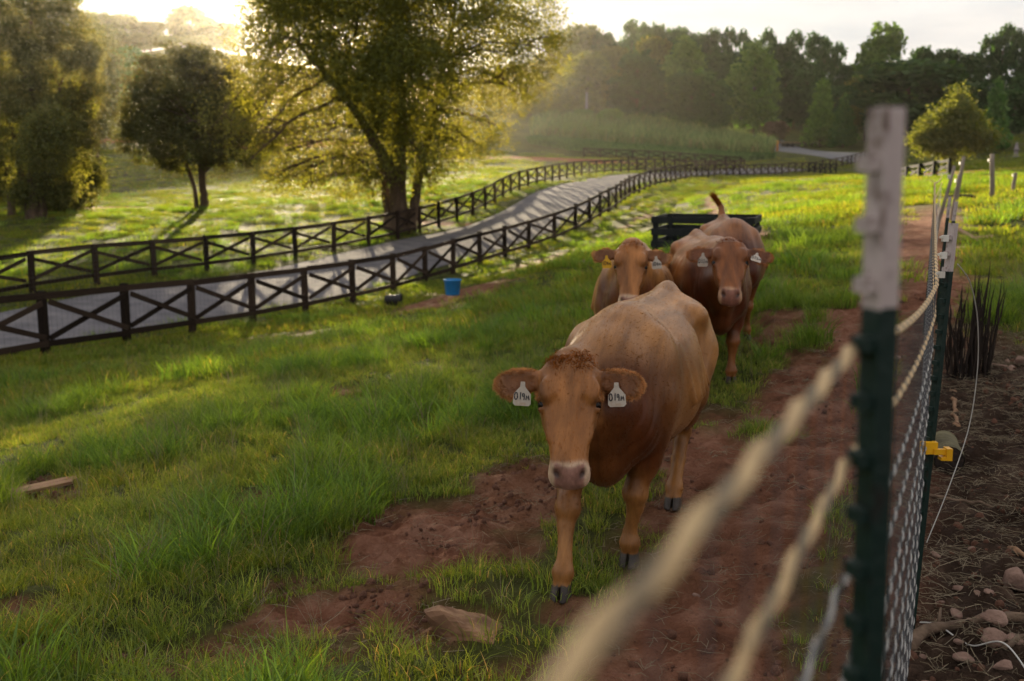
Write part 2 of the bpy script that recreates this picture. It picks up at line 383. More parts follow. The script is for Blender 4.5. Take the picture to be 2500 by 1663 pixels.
r2 = ramp(N, [(.28, (.070, .027, .014)), (.5, (.200, .086, .050)), (.72, (.34, .180, .122))]); L.new(nz_(2.6, 8, .7), r2.inputs[0])
r3 = ramp(N, [(.3, (.020, .012, .009)), (.52, (.055, .034, .023)), (.75, (.15, .10, .07))]); L.new(nz_(5.0, 8, .75), r3.inputs[0])
r4 = ramp(N, [(.3, (.17, .058, .026)), (.7, (.28, .11, .055))]); L.new(nz_(1.2, 6, .6), r4.inputs[0])
ad_ = N.new('ShaderNodeAttribute'); ad_.attribute_name = 'dirt'
ar_ = N.new('ShaderNodeAttribute'); ar_.attribute_name = 'red'
ak_ = N.new('ShaderNodeAttribute'); ak_.attribute_name = 'dark'
soil = mixrgb(N, L, ak_.outputs['Fac'], r2.outputs[0], r3.outputs[0])
c = mixrgb(N, L, ad_.outputs['Fac'], grass, soil); c = mixrgb(N, L, ar_.outputs['Fac'], c, r4.outputs[0])
L.new(c, b.inputs['Base Color'])
bp = node(N, 'ShaderNodeBump', Strength=.9, Distance=.03); L.new(nz_(22, 8, .75), bp.inputs['Height'])
bp2 = node(N, 'ShaderNodeBump', Strength=.8, Distance=.10); L.new(nz_(5, 5, .7), bp2.inputs['Height']); L.new(bp.outputs[0], bp2.inputs['Normal'])
L.new(bp2.outputs[0], b.inputs['Normal']); L.new(b.outputs[0], out.inputs[0])
me.materials.append(m)
kind(ob('ground', me), 'structure')

# ------------------------------------------------------------------ roads
def ribbon(name, C, half, mat, lift=.03):
    P = resample(C, 1.0); Lf = offset(P, half); Rt = offset(P, -half)
    cols = [Lf * (1 - t) + Rt * t for t in np.linspace(0, 1, 7)]
    V = []
    for k, c in enumerate(cols):
        z = T(c[:, 0], c[:, 1]) + lift + .05 * (1 - (abs(k - 3) / 3) ** 2)
        V.append(np.stack([c[:, 0], c[:, 1], z], 1))
    V = np.stack(V, 1); n, k = V.shape[:2]
    i = (np.arange(n - 1)[:, None] * k + np.arange(k - 1)[None]).ravel()
    return kind(ob(name, mesh_np(name, V.reshape(-1, 3), np.stack([i, i + 1, i + k + 1, i + k], 1), [mat], True)), 'structure')
M_ROAD = simple('worn_asphalt', (.19, .18, .19), (.115, .11, .12), rough=1.0, spec=.04, scale=1.4, bump=.5, bscale=60, detail=8)
M_GRAV = simple('grey_gravel', (.21, .21, .225), (.14, .14, .155), rough=1.0, spec=.04, scale=3, bump=.6, bscale=25)
ribbon('road', ROAD_C, 2.45, M_ROAD)
ribbon('gravel_drive', DRIVE_C, 4.2, M_GRAV, .03)

# ------------------------------------------------------------------ board fences with crossed braces
M_BOARD = simple('dark_stained_board', (.040, .026, .018), (.014, .009, .0065), vary=.5, rough=.9, spec=.1, scale=5, bump=.4, bscale=14, stretch=(1, 1, 6))
M_BOARD2 = simple('black_stained_board', (.016, .017, .016), (.009, .010, .010), rough=.9, spec=.1, scale=5, bump=.4, bscale=14, stretch=(1, 1, 6))
M_WIRE = simple('galvanised_wire', (.16, .16, .15), (.08, .08, .08), rough=.5, metal=.6, scale=20)
def bevel_box():
    bm = bmesh.new(); bmesh.ops.create_cube(bm, size=1.0)
    me = bpy.data.meshes.new('board'); bm.to_mesh(me); bm.free(); return me
def place_beam(name, me, parent, p, q, w, t, up=(0, 0, 1)):
    p, q = Vector(p), Vector(q); d = (q - p); Ln = d.length; d.normalize()
    a = Vector(up).cross(d).normalized(); b_ = d.cross(a)
    M = Matrix((( d.x*Ln, a.x*w, b_.x*t, 0), (d.y*Ln, a.y*w, b_.y*t, 0), (d.z*Ln, a.z*w, b_.z*t, 0), (0, 0, 0, 1)))
    M.translation = (p + q) / 2
    o = bpy.data.objects.new(name, me); COL.objects.link(o); o.parent = parent
    o.matrix_local = parent_inv(parent) @ M if parent else M
    return o
def parent_inv(p): return Matrix.Translation(-Vector(p.location))
B1 = bevel_box(); B1.materials.append(M_BOARD)
B2 = bevel_box(); B2.materials.append(M_BOARD2)
def x_fence(name, label, P, H, bme, seed, mesh_to=0, group='board fences with crossed braces', post=.145, wires=True, side=1):
    r = random.Random(seed); z = T(P[:, 0], P[:, 1]) + .02
    root = thing(name, label, 'fence', (P[0, 0], P[0, 1], float(z[0])), 0, group)
    tops = []
    for i, (x, y) in enumerate(P):
        lean = (r.uniform(-.025, .025), r.uniform(-.025, .025)); h = H + r.uniform(-.03, .03)
        place_beam('post', bme, root, (x, y, z[i] - .25), (x + lean[0] * h, y + lean[1] * h, z[i] + h), post, post, (P[min(i+1, len(P)-1)] - P[max(i-1, 0)]).tolist() + [0])
        tops.append((x + lean[0] * h, y + lean[1] * h))
    nrm = offset(P, 1.0) - P
    for i in range(len(P) - 1):
        a, b = P[i], P[i + 1]; o = nrm[i] * side * (post / 2 + .018)
        A = lambda f, pos, dz=0.0, e=0.0: (pos[0] + o[0] + e * nrm[i][0], pos[1] + o[1] + e * nrm[i][1], f + dz)
        s1, s2 = r.uniform(-.024, .024), r.uniform(-.024, .024)
        place_beam('top_rail', bme, root, A(z[i] + H - .09, a, s1), A(z[i+1] + H - .09, b, s2), .036, .145)
        place_beam('bottom_rail', bme, root, A(z[i] + .27, a, s2), A(z[i+1] + .27, b, s1), .036, .13)
        u_ = (b - a) * .03
        place_beam('brace', bme, root, A(z[i] + .40, a + u_, s1), A(z[i+1] + H - .24, b - u_, s2), .034, .115)
        place_beam('brace', bme, root, A(z[i] + H - .24, a + u_, s2, .036 * side), A(z[i+1] + .40, b - u_, s1, .036 * side), .034, .115)
    if mesh_to:
        w = MB()
        for i in range(mesh_to):
            a, b = P[i], P[i + 1]; o = nrm[i] * side * -(post / 2 + .01)
            for t in np.linspace(0, 1, 17)[:-1]:
                q = a + (b - a) * t + o; zz = z[i] + (z[i+1] - z[i]) * t
                w.tube([(q[0], q[1], zz + .05), (q[0], q[1], zz + H - .06)], .0026, 3, False)
            for k in range(9):
                hh = .08 + k * (H - .16) / 8
                w.tube([(a[0] + o[0], a[1] + o[1], z[i] + hh), (b[0] + o[0], b[1] + o[1], z[i+1] + hh)], .0022, 3, False)
        q = w.part('wire_mesh', M_WIRE, root); q.location = -Vector(root.location); kind(q, 'stuff')
    return root
x_fence('board_fence', 'dark brown crossed-brace board fence along the pasture side of the road', NP, 1.38, B1, 1, 14, side=-1)
x_fence('board_fence', 'dark brown crossed-brace board fence on the far side of the road under the big tree', FP, 1.3, B1, 2, 10)
bk = resample(pix_path([(1425,397,146),(1560,401,142),(1700,406,136),(1828,411,129.5)]), 2.5)
x_fence('board_fence', 'dark crossed-brace board fence running along the red garden soil below the corn', bk, 1.4, B1, 3)
sp = resample(pix_path([(1975,424,131),(2010,430,124),(2050,436,116)]), 2.6)
x_fence('board_fence', 'short dark board fence spur branching off the road fence beside the far bend', sp, 1.35, B2, 4)
e0, e1 = at(2130, 455, 66), at(2330, 485, 50)
x_fence('board_fence', 'dark rail fence dropping behind the pasture crest right of the white-topped steel post', resample(np.array([e0[:2], (e0[:2] + e1[:2]) / 2, e1[:2]]), 2.5), 1.0, B2, 5)

# ------------------------------------------------------------------ trees
M_BARK = simple('grey_brown_bark', (.13, .085, .055), (.06, .04, .028), rough=.95, scale=3, bump=.9, bscale=9, stretch=(3, 3, .6))
M_LEAF_BIG = leafmat('leaf_big_tree', (0.068, 0.086, 0.016), (0.122, 0.14, 0.028), .5, (1.9, 1.45, .5))
M_LEAF_OAK = leafmat('leaf_dark_oak', (0.046, 0.062, 0.016), (0.086, 0.102, 0.026), .42, (1.7, 1.35, .5))
M_LEAF_LEFT = leafmat('leaf_left_trees', (0.065, 0.085, 0.026), (0.125, 0.14, 0.042), .45, (1.8, 1.45, .5))
M_LEAF_F = [leafmat('leaf_forest_dark', (0.021, 0.054, 0.015), (0.042, 0.088, 0.023), .3, (1.25, 1.35, .5)),
            leafmat('leaf_forest_mid', (0.038, 0.092, 0.022), (0.075, 0.145, 0.036), .35, (1.25, 1.35, .5)),
            leafmat('leaf_forest_light', (0.065, 0.125, 0.025), (0.125, 0.205, 0.044), .4, (1.25, 1.35, .5)),
            leafmat('leaf_forest_olive', (0.055, 0.075, 0.02), (0.105, 0.12, 0.032), .4),
            leafmat('leaf_pinkish', (.13, .085, .070), (.20, .135, .11), .3)]

def leaves(pads, n_sub, per, leaf, seed, spread=.55, shell=(.5, 1.0), droop=.0, aspect=.42, zsq=.75):
    g = np.random.default_rng(seed)
    pads = np.asarray(pads, float); wgt = (pads[:, 3] * pads[:, 4] + pads[:, 4] * pads[:, 5] + pads[:, 3] * pads[:, 5]); wgt = wgt * (pads[:, 6] if pads.shape[1] > 6 else 1); wgt /= wgt.sum()
    pi = g.choice(len(pads), n_sub, p=wgt)
    d = g.normal(size=(n_sub, 3)); d /= np.linalg.norm(d, axis=1)[:, None]
    rr = shell[0] + (shell[1] - shell[0]) * np.sqrt(g.random(n_sub))
    C = pads[pi, :3] + d * rr[:, None] * pads[pi, 3:6]
    rc = spread * (.6 + .8 * g.random(n_sub))
    k = np.repeat(np.arange(n_sub), per); n = len(k)
    P = C[k] + g.normal(size=(n, 3)) * rc[k][:, None] * np.array([1, 1, zsq])
    if droop:
        q = g.random(n) ** 2; P[:, 2] -= droop * q * rc[k] * 2
    a = g.normal(size=(n, 3)); a[:, 2] = a[:, 2] * .7 - droop * .8; a /= np.linalg.norm(a, axis=1)[:, None]
    b = np.cross(a, g.normal(size=(n, 3))); b /= np.linalg.norm(b, axis=1)[:, None]
    l = leaf * (.6 + .8 * g.random(n))[:, None]
    V = np.stack([P - a * l, P + b * l * aspect - a * l * .1, P + a * l, P - b * l * aspect - a * l * .1], 1).reshape(-1, 3)
    return V, np.arange(4 * n).reshape(-1, 4), C
def curve3(p, q, sag, n=7, seed=0, wob=.0):
    g = np.random.default_rng(seed); p, q = np.array(p, float), np.array(q, float)
    t = np.linspace(0, 1, n)[:, None]; P = p + (q - p) * t; P[:, 2:] += sag * (t * (1 - t)) * 4 * 1.0
    if wob: P[1:-1] += g.normal(size=(n - 2, 3)) * wob
    return P
def tree_meshes(name, pads, trunks, n_sub, per, leaf, lm, seed, limb_r=.16, **kw):
    V, Fq, C = leaves(pads, n_sub, per, leaf, seed, **kw)
    crown = mesh_np(name + '_crown', V, Fq, [lm])
    g = np.random.default_rng(seed + 1); mb = MB(); forks = []
    for tr in trunks:
        P = np.array([t[:3] for t in tr], float); r_ = [t[3] for t in tr]
        tt = np.linspace(0, len(P) - 1, 4 * len(P)); Q = np.stack([np.interp(tt, np.arange(len(P)), P[:, i]) for i in range(3)], 1)
        rq = np.interp(tt, np.arange(len(P)), r_); Q[1:-1] += g.normal(size=(len(Q) - 2, 3)) * .12 * rq[1:-1, None]
        mb.tube(Q, rq, 10); forks += [(Q[i], rq[i]) for i in range(len(Q) // 3, len(Q))]
    FP_ = np.array([f[0] for f in forks])
    for pd in pads:
        c = np.array(pd[:3]); i = int(np.argmin(np.linalg.norm(FP_ - c + np.array([0, 0, .25 * (c[2])]) * .5, axis=1)))
        s_, r0 = forks[i]; r0 = min(r0 * .6, limb_r)
        P = curve3(s_, c, .1 * np.linalg.norm(c - s_), 8, seed, .12); mb.tube(P, np.linspace(r0, r0 * .3, 8), 6)
        cl = C[np.argsort(np.linalg.norm(C - c, axis=1))[:7]]
        for e in cl:
            st = P[g.integers(4, 8)]; mb.tube(curve3(st, e, .05, 5, 0, .05), np.linspace(r0 * .33, .015, 5), 4, False)
    return crown, mb.mesh(name + '_trunk', M_BARK, True)
def px_pads(base, lst, seed, zr=.85, depth=.55):
    """pads given as (u, v, radius px, depth offset m); returned relative to the tree's foot"""
    u0, v0, Y0 = base; p0 = at(u0, v0, Y0); out_ = []
    for q in lst:
        u, v, r_ = q[:3]; dY = q[3] if len(q) > 3 else 0
        p = at(u, v, Y0 + dY) - p0; rm = r_ / FPX * Y0; out_.append((p[0], p[1], p[2], rm, rm, rm * zr, q[4] if len(q) > 4 else 1.0))
    return out_
def stand_tree(name, label, base, crown, trunk, group=None, rz=0, scl=None, z=None):
    x, y = base; o = thing(name, label, 'tree', (x, y, T(x, y) - .05 if z is None else z), rz, group)
    ob('trunk', trunk, o); ob('crown', crown, o)
    if scl: o.scale = scl
    return o

# the big tree beside the road
BT = (972, 580, 50.0); g = random.Random(5); L_ = []
for u, v, r_ in [(590,335,80),(545,285,70),(680,385,85),(715,440,55),(760,455,45),(660,440,40),(610,400,45),(820,440,50),(700,340,70),(650,250,110),(780,330,120),(760,200,150),(870,400,85),(700,100,140),(880,90,160),(1000,220,150),(1050,60,160),
   (1150,160,130),(1230,215,100),(1290,150,95),(1300,60,100),(1195,310,80),(1110,350,90),(1010,370,95),(940,290,110),(1240,40,120),(850,-60,160),(1000,-120,180),(1150,-80,150),(710,-30,110),(900,-250,190),(1050,-270,170),(640,330,70),(1040,430,50),(900,440,50),(660,60,85),(640,160,85),(720,10,100),(800,260,110),(900,200,120),(980,120,120)]:
    wq = (1.1 if abs(u - 950) < 120 else (.68 if u < 840 else .56)) * (1.25 if v < 120 else 1.0); L_.append((u, v, r_ * .9, g.uniform(-2.5, 2.5), wq))
    if r_ > 85 and (u > 800 or v < 120): L_.append((u + g.uniform(-30, 30), v + g.uniform(-30, 30), r_ * .75, g.choice([-5, 5, 7, -4]), wq))
pads = px_pads(BT, L_, 1)
trk = [[(0,0,-.3,.62),(0,0,.3,.52),(.05,.1,2.2,.42),(.1,.2,4.5,.38),(.1,.3,8,.28),(.3,.2,13,.14),(.2,0,17,.05)],
       [(.55,.1,-.3,.36),(.7,.1,.8,.26),(1.1,.1,3,.22),(1.8,.3,6,.18),(2.8,.3,10,.08)],
       [(.05,.1,2.2,.3),(-1.0,-.3,4.5,.24),(-2.6,-.6,7,.17),(-4.5,-.6,9,.08)], [(-.4,.5,-.3,.28),(-.6,.6,1.5,.24),(-1.2,1.2,5,.16),(-2,2,9,.07)]]
cr_, tk_ = tree_meshes('big_tree', pads, trk, 3650, 62, .078, M_LEAF_BIG, 11, .13, spread=.38, droop=.7, shell=(.35, 1.05))
p = at(*BT); stand_tree('shade_tree', 'tall spreading tree with drooping golden-green foliage right behind the roadside fence', p[:2], cr_, tk_)

# the round tree standing alone in the left pasture
OT = (495, 511, 62.0)
pads = px_pads(OT, [(440,235,115),(370,290,75),(520,260,90),(350,345,55),(460,335,100),(560,345,75),(425,175,75),(505,180,75),(335,300,45),(590,300,65),(400,385,35),(530,395,40),(600,370,45),(450,240,100,4),(450,300,100,-4),(520,300,80,3),(400,300,70,3)], 2)
trk = [[(.1,0,-.2,.30),(.1,0,.8,.24),(.05,.1,2.2,.2),(-.2,.2,4.5,.15),(-.6,.2,7.5,.06)], [(-.25,-.05,-.2,.17),(-.4,0,1,.13),(-.8,.1,2.6,.11),(-1.8,.2,5,.06)], [(.05,.1,2.1,.16),(.8,0,4,.12),(1.6,.1,6,.05)]]
cr_, tk_ = tree_meshes('round_tree', pads, trk, 950, 75, .10, M_LEAF_OAK, 21, .11, spread=.27, shell=(.7, 1.06), zsq=.6)
p = at(*OT); stand_tree('pasture_tree', 'dark round-crowned tree on twin trunks alone in the left pasture', p[:2], cr_, tk_)

# the clump at the left edge
LA = (84, 526, 54.0)
pads = px_pads(LA, [(150,40,55),(75,60,60),(185,140,45),(110,130,50),(60,170,50),(150,215,55),(205,255,38),(90,260,55),(170,310,45),(60,330,50),(120,355,50),(185,370,35),(75,410,45),(140,420,40),(105,455,30),(60,455,28),(165,450,26),(35,240,45),(110,-40,70),(120,200,60,4),(110,330,60,-3),(215,110,30),(222,200,26),(30,110,45),(200,330,28),(130,285,45,-3)], 3, zr=.75)
trk = [[(0,0,-.3,.36),(0,0,.6,.3),(.05,0,2.4,.24),(.3,.1,6,.16),(.6,.1,11,.06)], [(.35,.1,-.3,.26),(.5,.1,1,.2),(.9,.2,3.5,.15),(1.8,.2,7,.07)], [(-.3,.1,-.3,.2),(-.5,.1,2,.16),(-1,.2,6,.08)]]
cr_, tk_ = tree_meshes('left_tree', pads, trk, 950, 90, .085, M_LEAF_LEFT, 31, .1, spread=.26, droop=.9, shell=(.6, 1.1))
p = at(*LA); stand_tree('willowy_tree', 'tall willowy tree with several grey stems at the left edge', p[:2], cr_, tk_)
LB = (28, 516, 58.0)
pads = px_pads(LB, [(0,50,65),(-50,170,70),(25,190,50),(-20,270,60),(10,350,55),(-70,60,70),(30,-20,60),(-30,430,45),(25,430,35),(-60,360,60),(-10,130,55),(40,300,35)], 4, zr=.75)
cr_, tk_ = tree_meshes('edge_tree', pads, [[(0,0,-.3,.24),(.05,0,1.5,.2),(-.2,0,6,.14),(-.3,0,12,.05)]], 560, 85, .085, M_LEAF_LEFT, 41, .1, spread=.26, droop=.9, shell=(.6, 1.1))
p = at(*LB); stand_tree('willowy_tree', 'leafy tree cut by the left picture edge with one pale slim trunk', p[:2], cr_, tk_)
LC = (150, 505, 63.0)
pads = px_pads(LC, [(150,440,50),(185,400,50),(120,460,45),(175,455,40),(200,430,35),(90,470,40)], 5, zr=1)
cr_, tk_ = tree_meshes('bush', pads, [[(0,0,-.2,.12),(.2,0,1,.08)],[(-.5,0,-.2,.1),(-.9,0,1,.07)]], 300, 60, .14, M_LEAF_OAK, 51, .06, spread=.4, droop=.3)
p = at(*LC); o = stand_tree('bush', 'dense dark bush under the willowy trees', p[:2], cr_, tk_); o['category'] = 'bush'
LD = (245, 420, 105.0)
pads = px_pads(LD, [(235,120,45),(260,170,45),(225,190,45),(250,230,45),(225,270,40),(245,300,35),(215,90,40),(200,150,45),(205,240,45)], 6)
cr_, tk_ = tree_meshes('thin_tree', pads, [[(0,0,-.3,.2),(-.2,0,4,.16),(-.5,0,11,.05)]], 330, 34, .2, M_LEAF_F[3], 61, .09, spread=.8, shell=(.2, 1.1))
p = at(*LD); stand_tree('thin_tree', 'thin airy orange-tinged tree behind the willowy trees', p[:2], cr_, tk_)

# the young conical tree on the right
YT = (2320, 416, 80.0)
pads = px_pads(YT, [(2345,225,14),(2338,255,26),(2325,290,50),(2350,310,55),(2290,322,48),(2380,330,42),(2270,345,32),(2320,340,48),(2395,350,26),(2250,335,26),(2420,338,20),(2345,280,35)], 7)
cr_, tk_ = tree_meshes('young_tree', pads, [[(0,0,-.2,.13),(.05,0,1.2,.1),(.1,0,3,.08),(.7,0,6,.03)]], 500, 45, .13, M_LEAF_F[3], 71, .05, spread=.30, shell=(.3, 1.1))
p = at(*YT); stand_tree('young_tree', 'small olive-green spire-topped tree beyond the steel fence posts', p[:2], cr_, tk_)

# woodland prototypes, 20 m tall, 6.5 m half-width
def proto(kind_, seed):
    g = np.random.default_rng(seed); P = []
    if kind_ == 'round':
        for _ in range(26):
            d = g.normal(size=3); d /= np.linalg.norm(d); P.append((d[0] * 4.6, d[1] * 4.6, 11 + d[2] * 6.2, 2.3, 2.3, 2.1))
        P += [(0, 0, 11, 4, 4, 6), (2, 0, 4.6, 3, 3, 2.4), (-2, 0, 4.6, 3, 3, 2.4), (0, -3, 4.6, 3, 3, 2.4)]
    elif kind_ == 'oval':
        for k in range(28):
            z = 3.5 + 15 * k / 28; w = 4.6 * math.sin(math.pi * (.18 + .8 * (k / 28)) ** .9) ** .8; a = g.uniform(0, 6.28); P.append((w * math.cos(a), w * math.sin(a), z, 2.0, 2.0, 2.3))
        P.append((0, 0, 10, 3.6, 3.6, 8))
    elif kind_ == 'cone':
        for k in range(30):
            f = k / 30; z = 1.8 + 17.6 * f; w = 5.2 * (1 - f) ** .85; a = k * 2.4; P.append((w * math.cos(a) * .75, w * math.sin(a) * .75, z, .7 + w * .36, .7 + w * .36, 1.3))
        P.append((0, 0, 8, 2, 2, 6))
    else:                       # pine: long bare stem, broken plates of needles on top
        for k in range(20):
            f = k / 20; z = 9.5 + 9.8 * f; w = 4.6 * math.sin(math.pi * (.25 + .72 * f)) + .5; a = g.uniform(0, 6.28); q = g.uniform(.3, 1) * w
            P.append((q * math.cos(a), q * math.sin(a), z, 1.5, 1.5, .9))
        for k in range(6): a = g.uniform(0, 6.28); P.append((2.5 * math.cos(a), 2.5 * math.sin(a), g.uniform(3, 8), 2.2, 2.2, 1.6))
    return P
PROTO = {}
for kd, ns in [('round', 620), ('oval', 560), ('cone', 520), ('pine', 330)]:
    for s in range(2):
        pads = proto(kd, 100 + s)
        V, Fq, C = leaves(pads, ns, 9, .62 if kd != 'pine' else .55, 200 + s, spread=.62, shell=(.55, 1.05), aspect=.6)
        mb = MB(); mb.tube([(0, 0, -.6), (.05, 0, 4), (.1, .1, 10), (0, 0, 18.5)], [.36, .28, .2, .05], 7)
        gg = np.random.default_rng(s)
        for pd in pads[::2]:
            mb.tube(curve3((0, 0, max(2, pd[2] - 2.5)), pd[:3], .3, 5), np.linspace(.12, .03, 5), 4, False)
        PROTO[kd, s] = (V, Fq, mb.mesh('woodland_trunk', M_BARK, True))
CROWN = {}
def crown_of(kd, s, mi):
    if (kd, s, mi) not in CROWN: CROWN[kd, s, mi] = mesh_np('woodland_crown', PROTO[kd, s][0], PROTO[kd, s][1], [M_LEAF_F[mi]])
    return CROWN[kd, s, mi]
def wood_tree(u, vtop, Y, hw, kd, mi, label, group, name='woodland_tree', cat='tree'):
    s = rnd.randrange(2); p = at(u, vtop, Y); z0 = T(p[0], p[1]); h = max(2.0, p[2] - z0); w = hw / FPX * Y
    o = thing(name, label, cat, (p[0], p[1], z0 - .1), rnd.uniform(0, 6.28), group)
    tr = ob('trunk', PROTO[kd, s][2], o); c = ob('crown', crown_of(kd, s, mi), o)
    o.scale = (w / 6.3, w / 6.3, h / 20.0); return o
GW = 'trees of the wood behind the corn'
FRONT = [(1435,120,205,62,'round',3,'dark broad tree at the wood edge left of the pale pole'),
 (1558,127,203,66,'oval',0,'dark pointed oval tree standing out in front of the wood above the corn'),
 (1690,160,200,66,'round',1,'wide rounded grey-green tree in front of the wood'),
 (1745,181,196,44,'round',1,'low rounded tree directly right of the wide grey-green one'),
 (1845,101,204,60,'oval',2,'tall bright-topped oval tree in front of the wood'),
 (2010,190,186,44,'cone',2,'conical green tree behind the pinkish shrubs'),
 (2064,228,182,34,'cone',1,'smaller conical tree hidden half behind the white-topped post'),
 (2225,128,172,128,'round',0,'huge dark dome-shaped tree behind the white-topped post'),
 (2437,189,135,40,'cone',1,'bright conical tree right of the small spire-topped tree'),
 (1673,89,225,50,'oval',2,'light yellow-green tree rising out of the wood'),
 (1597,73,232,42,'round',3,'olive tree rising behind the pointed oval tree'),
 (2165,61,205,66,'oval',2,'tallest light green airy tree above the dark dome-shaped tree'),
 (2120,170,190,50,'round',3,'yellow-green tree left of the dark dome-shaped tree')]
for t in FRONT: wood_tree(*t[:6], t[6], GW)
BACK = [(1370,60,238,40,'round',3),(1421,40,246,48,'round',3),(1475,62,244,36,'round',0),(1544,45,250,32,'pine',0),(1575,55,252,34,'pine',0),(1603,49,254,34,'round',0),(1651,49,256,36,'round',0),(1698,62,252,36,'round',0),
 (1738,69,250,34,'pine',0),(1780,66,246,32,'pine',0),(1816,73,244,30,'pine',0),(1878,70,240,34,'pine',0),(1910,95,236,34,'round',0),(1942,73,236,34,'pine',0),(1986,76,234,34,'pine',0),(2016,88,232,30,'pine',0),(2048,102,230,30,'pine',0),(2080,150,228,36,'round',0),
 (2253,105,215,36,'round',0),(2317,104,212,36,'round',0),(2373,114,208,34,'round',0),(2420,85,200,36,'pine',0),(2455,58,196,36,'pine',0),(2495,70,192,38,'pine',0),(2540,75,190,40,'round',0),
 (2480,210,150,46,'round',0),(2520,170,160,50,'round',0),(1640,110,236,44,'round',0),(1760,115,232,44,'round',0),(1800,140,226,44,'round',0),(1920,140,222,48,'round',0),(1975,160,216,44,'round',0),(2310,180,196,50,'round',0),(2370,190,188,44,'round',0),(1500,100,232,44,'round',3),(1395,110,226,40,'round',3),(1940,215,212,44,'round',0),(2040,200,210,44,'round',0),(1340,120,240,40,'round',3),(2300,260,180,46,'round',0),(2400,250,170,46,'round',0)]
ORD = ['first', 'second', 'third', 'fourth', 'fifth', 'sixth', 'seventh', 'eighth', 'ninth', 'tenth', 'eleventh', 'twelfth', 'thirteenth', 'fourteenth', 'fifteenth', 'sixteenth', 'seventeenth', 'eighteenth', 'nineteenth', 'twentieth', 'twenty-first', 'twenty-second', 'twenty-third', 'twenty-fourth', 'twenty-fifth', 'twenty-sixth', 'twenty-seventh', 'twenty-eighth', 'twenty-ninth', 'thirtieth']
nth = {}
for t in sorted(BACK):
    key = ('pine-like tree on the skyline of the wood' if t[4] == 'pine' else 'round dark tree on the skyline of the wood') if t[1] < 108 else 'round dark tree filling the wood below its skyline'
    k = nth[key] = nth.get(key, -1) + 1
    wood_tree(*t, '%s, %s of its kind from the left' % (key, ORD[k]), 'dense dark wood trees')
GH = 'trees on the left hill'
for t in [(457,11,330,48,'round',3,'large round tree on the left hill crest'), (364,46,325,40,'round',3,'low round tree on the hill left of the crest tree'), (303,25,335,34,'round',3,'round hill tree between the low tree and the willowy trees'),
   (257,32,335,34,'oval',3,'oval hill tree just right of the willowy tree tops'), (221,18,335,34,'round',3,'hill tree partly behind the willowy tree tops'), (535,48,340,46,'round',3,'broad tree on the hill crest right of the large round one')]:
    wood_tree(*t[:6], t[6], GH)
HEDGE = [(275,110,225,36),(315,105,230,36),(345,120,235,34),(300,150,205,40),(340,180,200,34),(265,170,200,40),(380,150,240,30),(660,200,240,50),(740,190,250,50),(840,200,250,50),(150,60,300,60),(60,60,300,60),(920,200,260,55),(1010,190,262,55),(1100,180,262,55),(1190,180,258,55),(1260,150,256,50),(1310,140,252,45),(1295,232,212,34),(1350,236,210,34),(1240,238,214,34)]
HB = sorted(h_[0] for h_ in HEDGE)
for u, vt, Y, hw in HEDGE:
    wood_tree(u, vt, Y, hw, 'round', 1 if u < 400 else 3, 'leafy tree of the hedge belt on the far hillside, %s from the left' % ORD[HB.index(u)], 'hedge belt trees')
for u, vt, Y, hw, mi, lb in [(350,78,322,30,3,'low shrub on the left hill crest under the low round tree'), (415,84,322,30,3,'low shrub on the left hill crest between the round trees'), (478,84,322,30,3,'low shrub below the large round tree on the left hill'), (250,70,326,34,3,'low shrub on the hill crest beside the willowy trees'), (1895,292,196,30,4,'wide pinkish-brown shrub beside the far lawn'), (2018,295,188,20,4,'small pinkish-brown shrub right of the wide one'), (1490,262,196,30,2,'bright green shrub at the left end behind the corn'), (1425,262,200,24,2,'green shrub by the pale pole')]:
    o = wood_tree(u, vt, Y, hw, 'round', mi, lb, None, 'shrub', 'shrub')

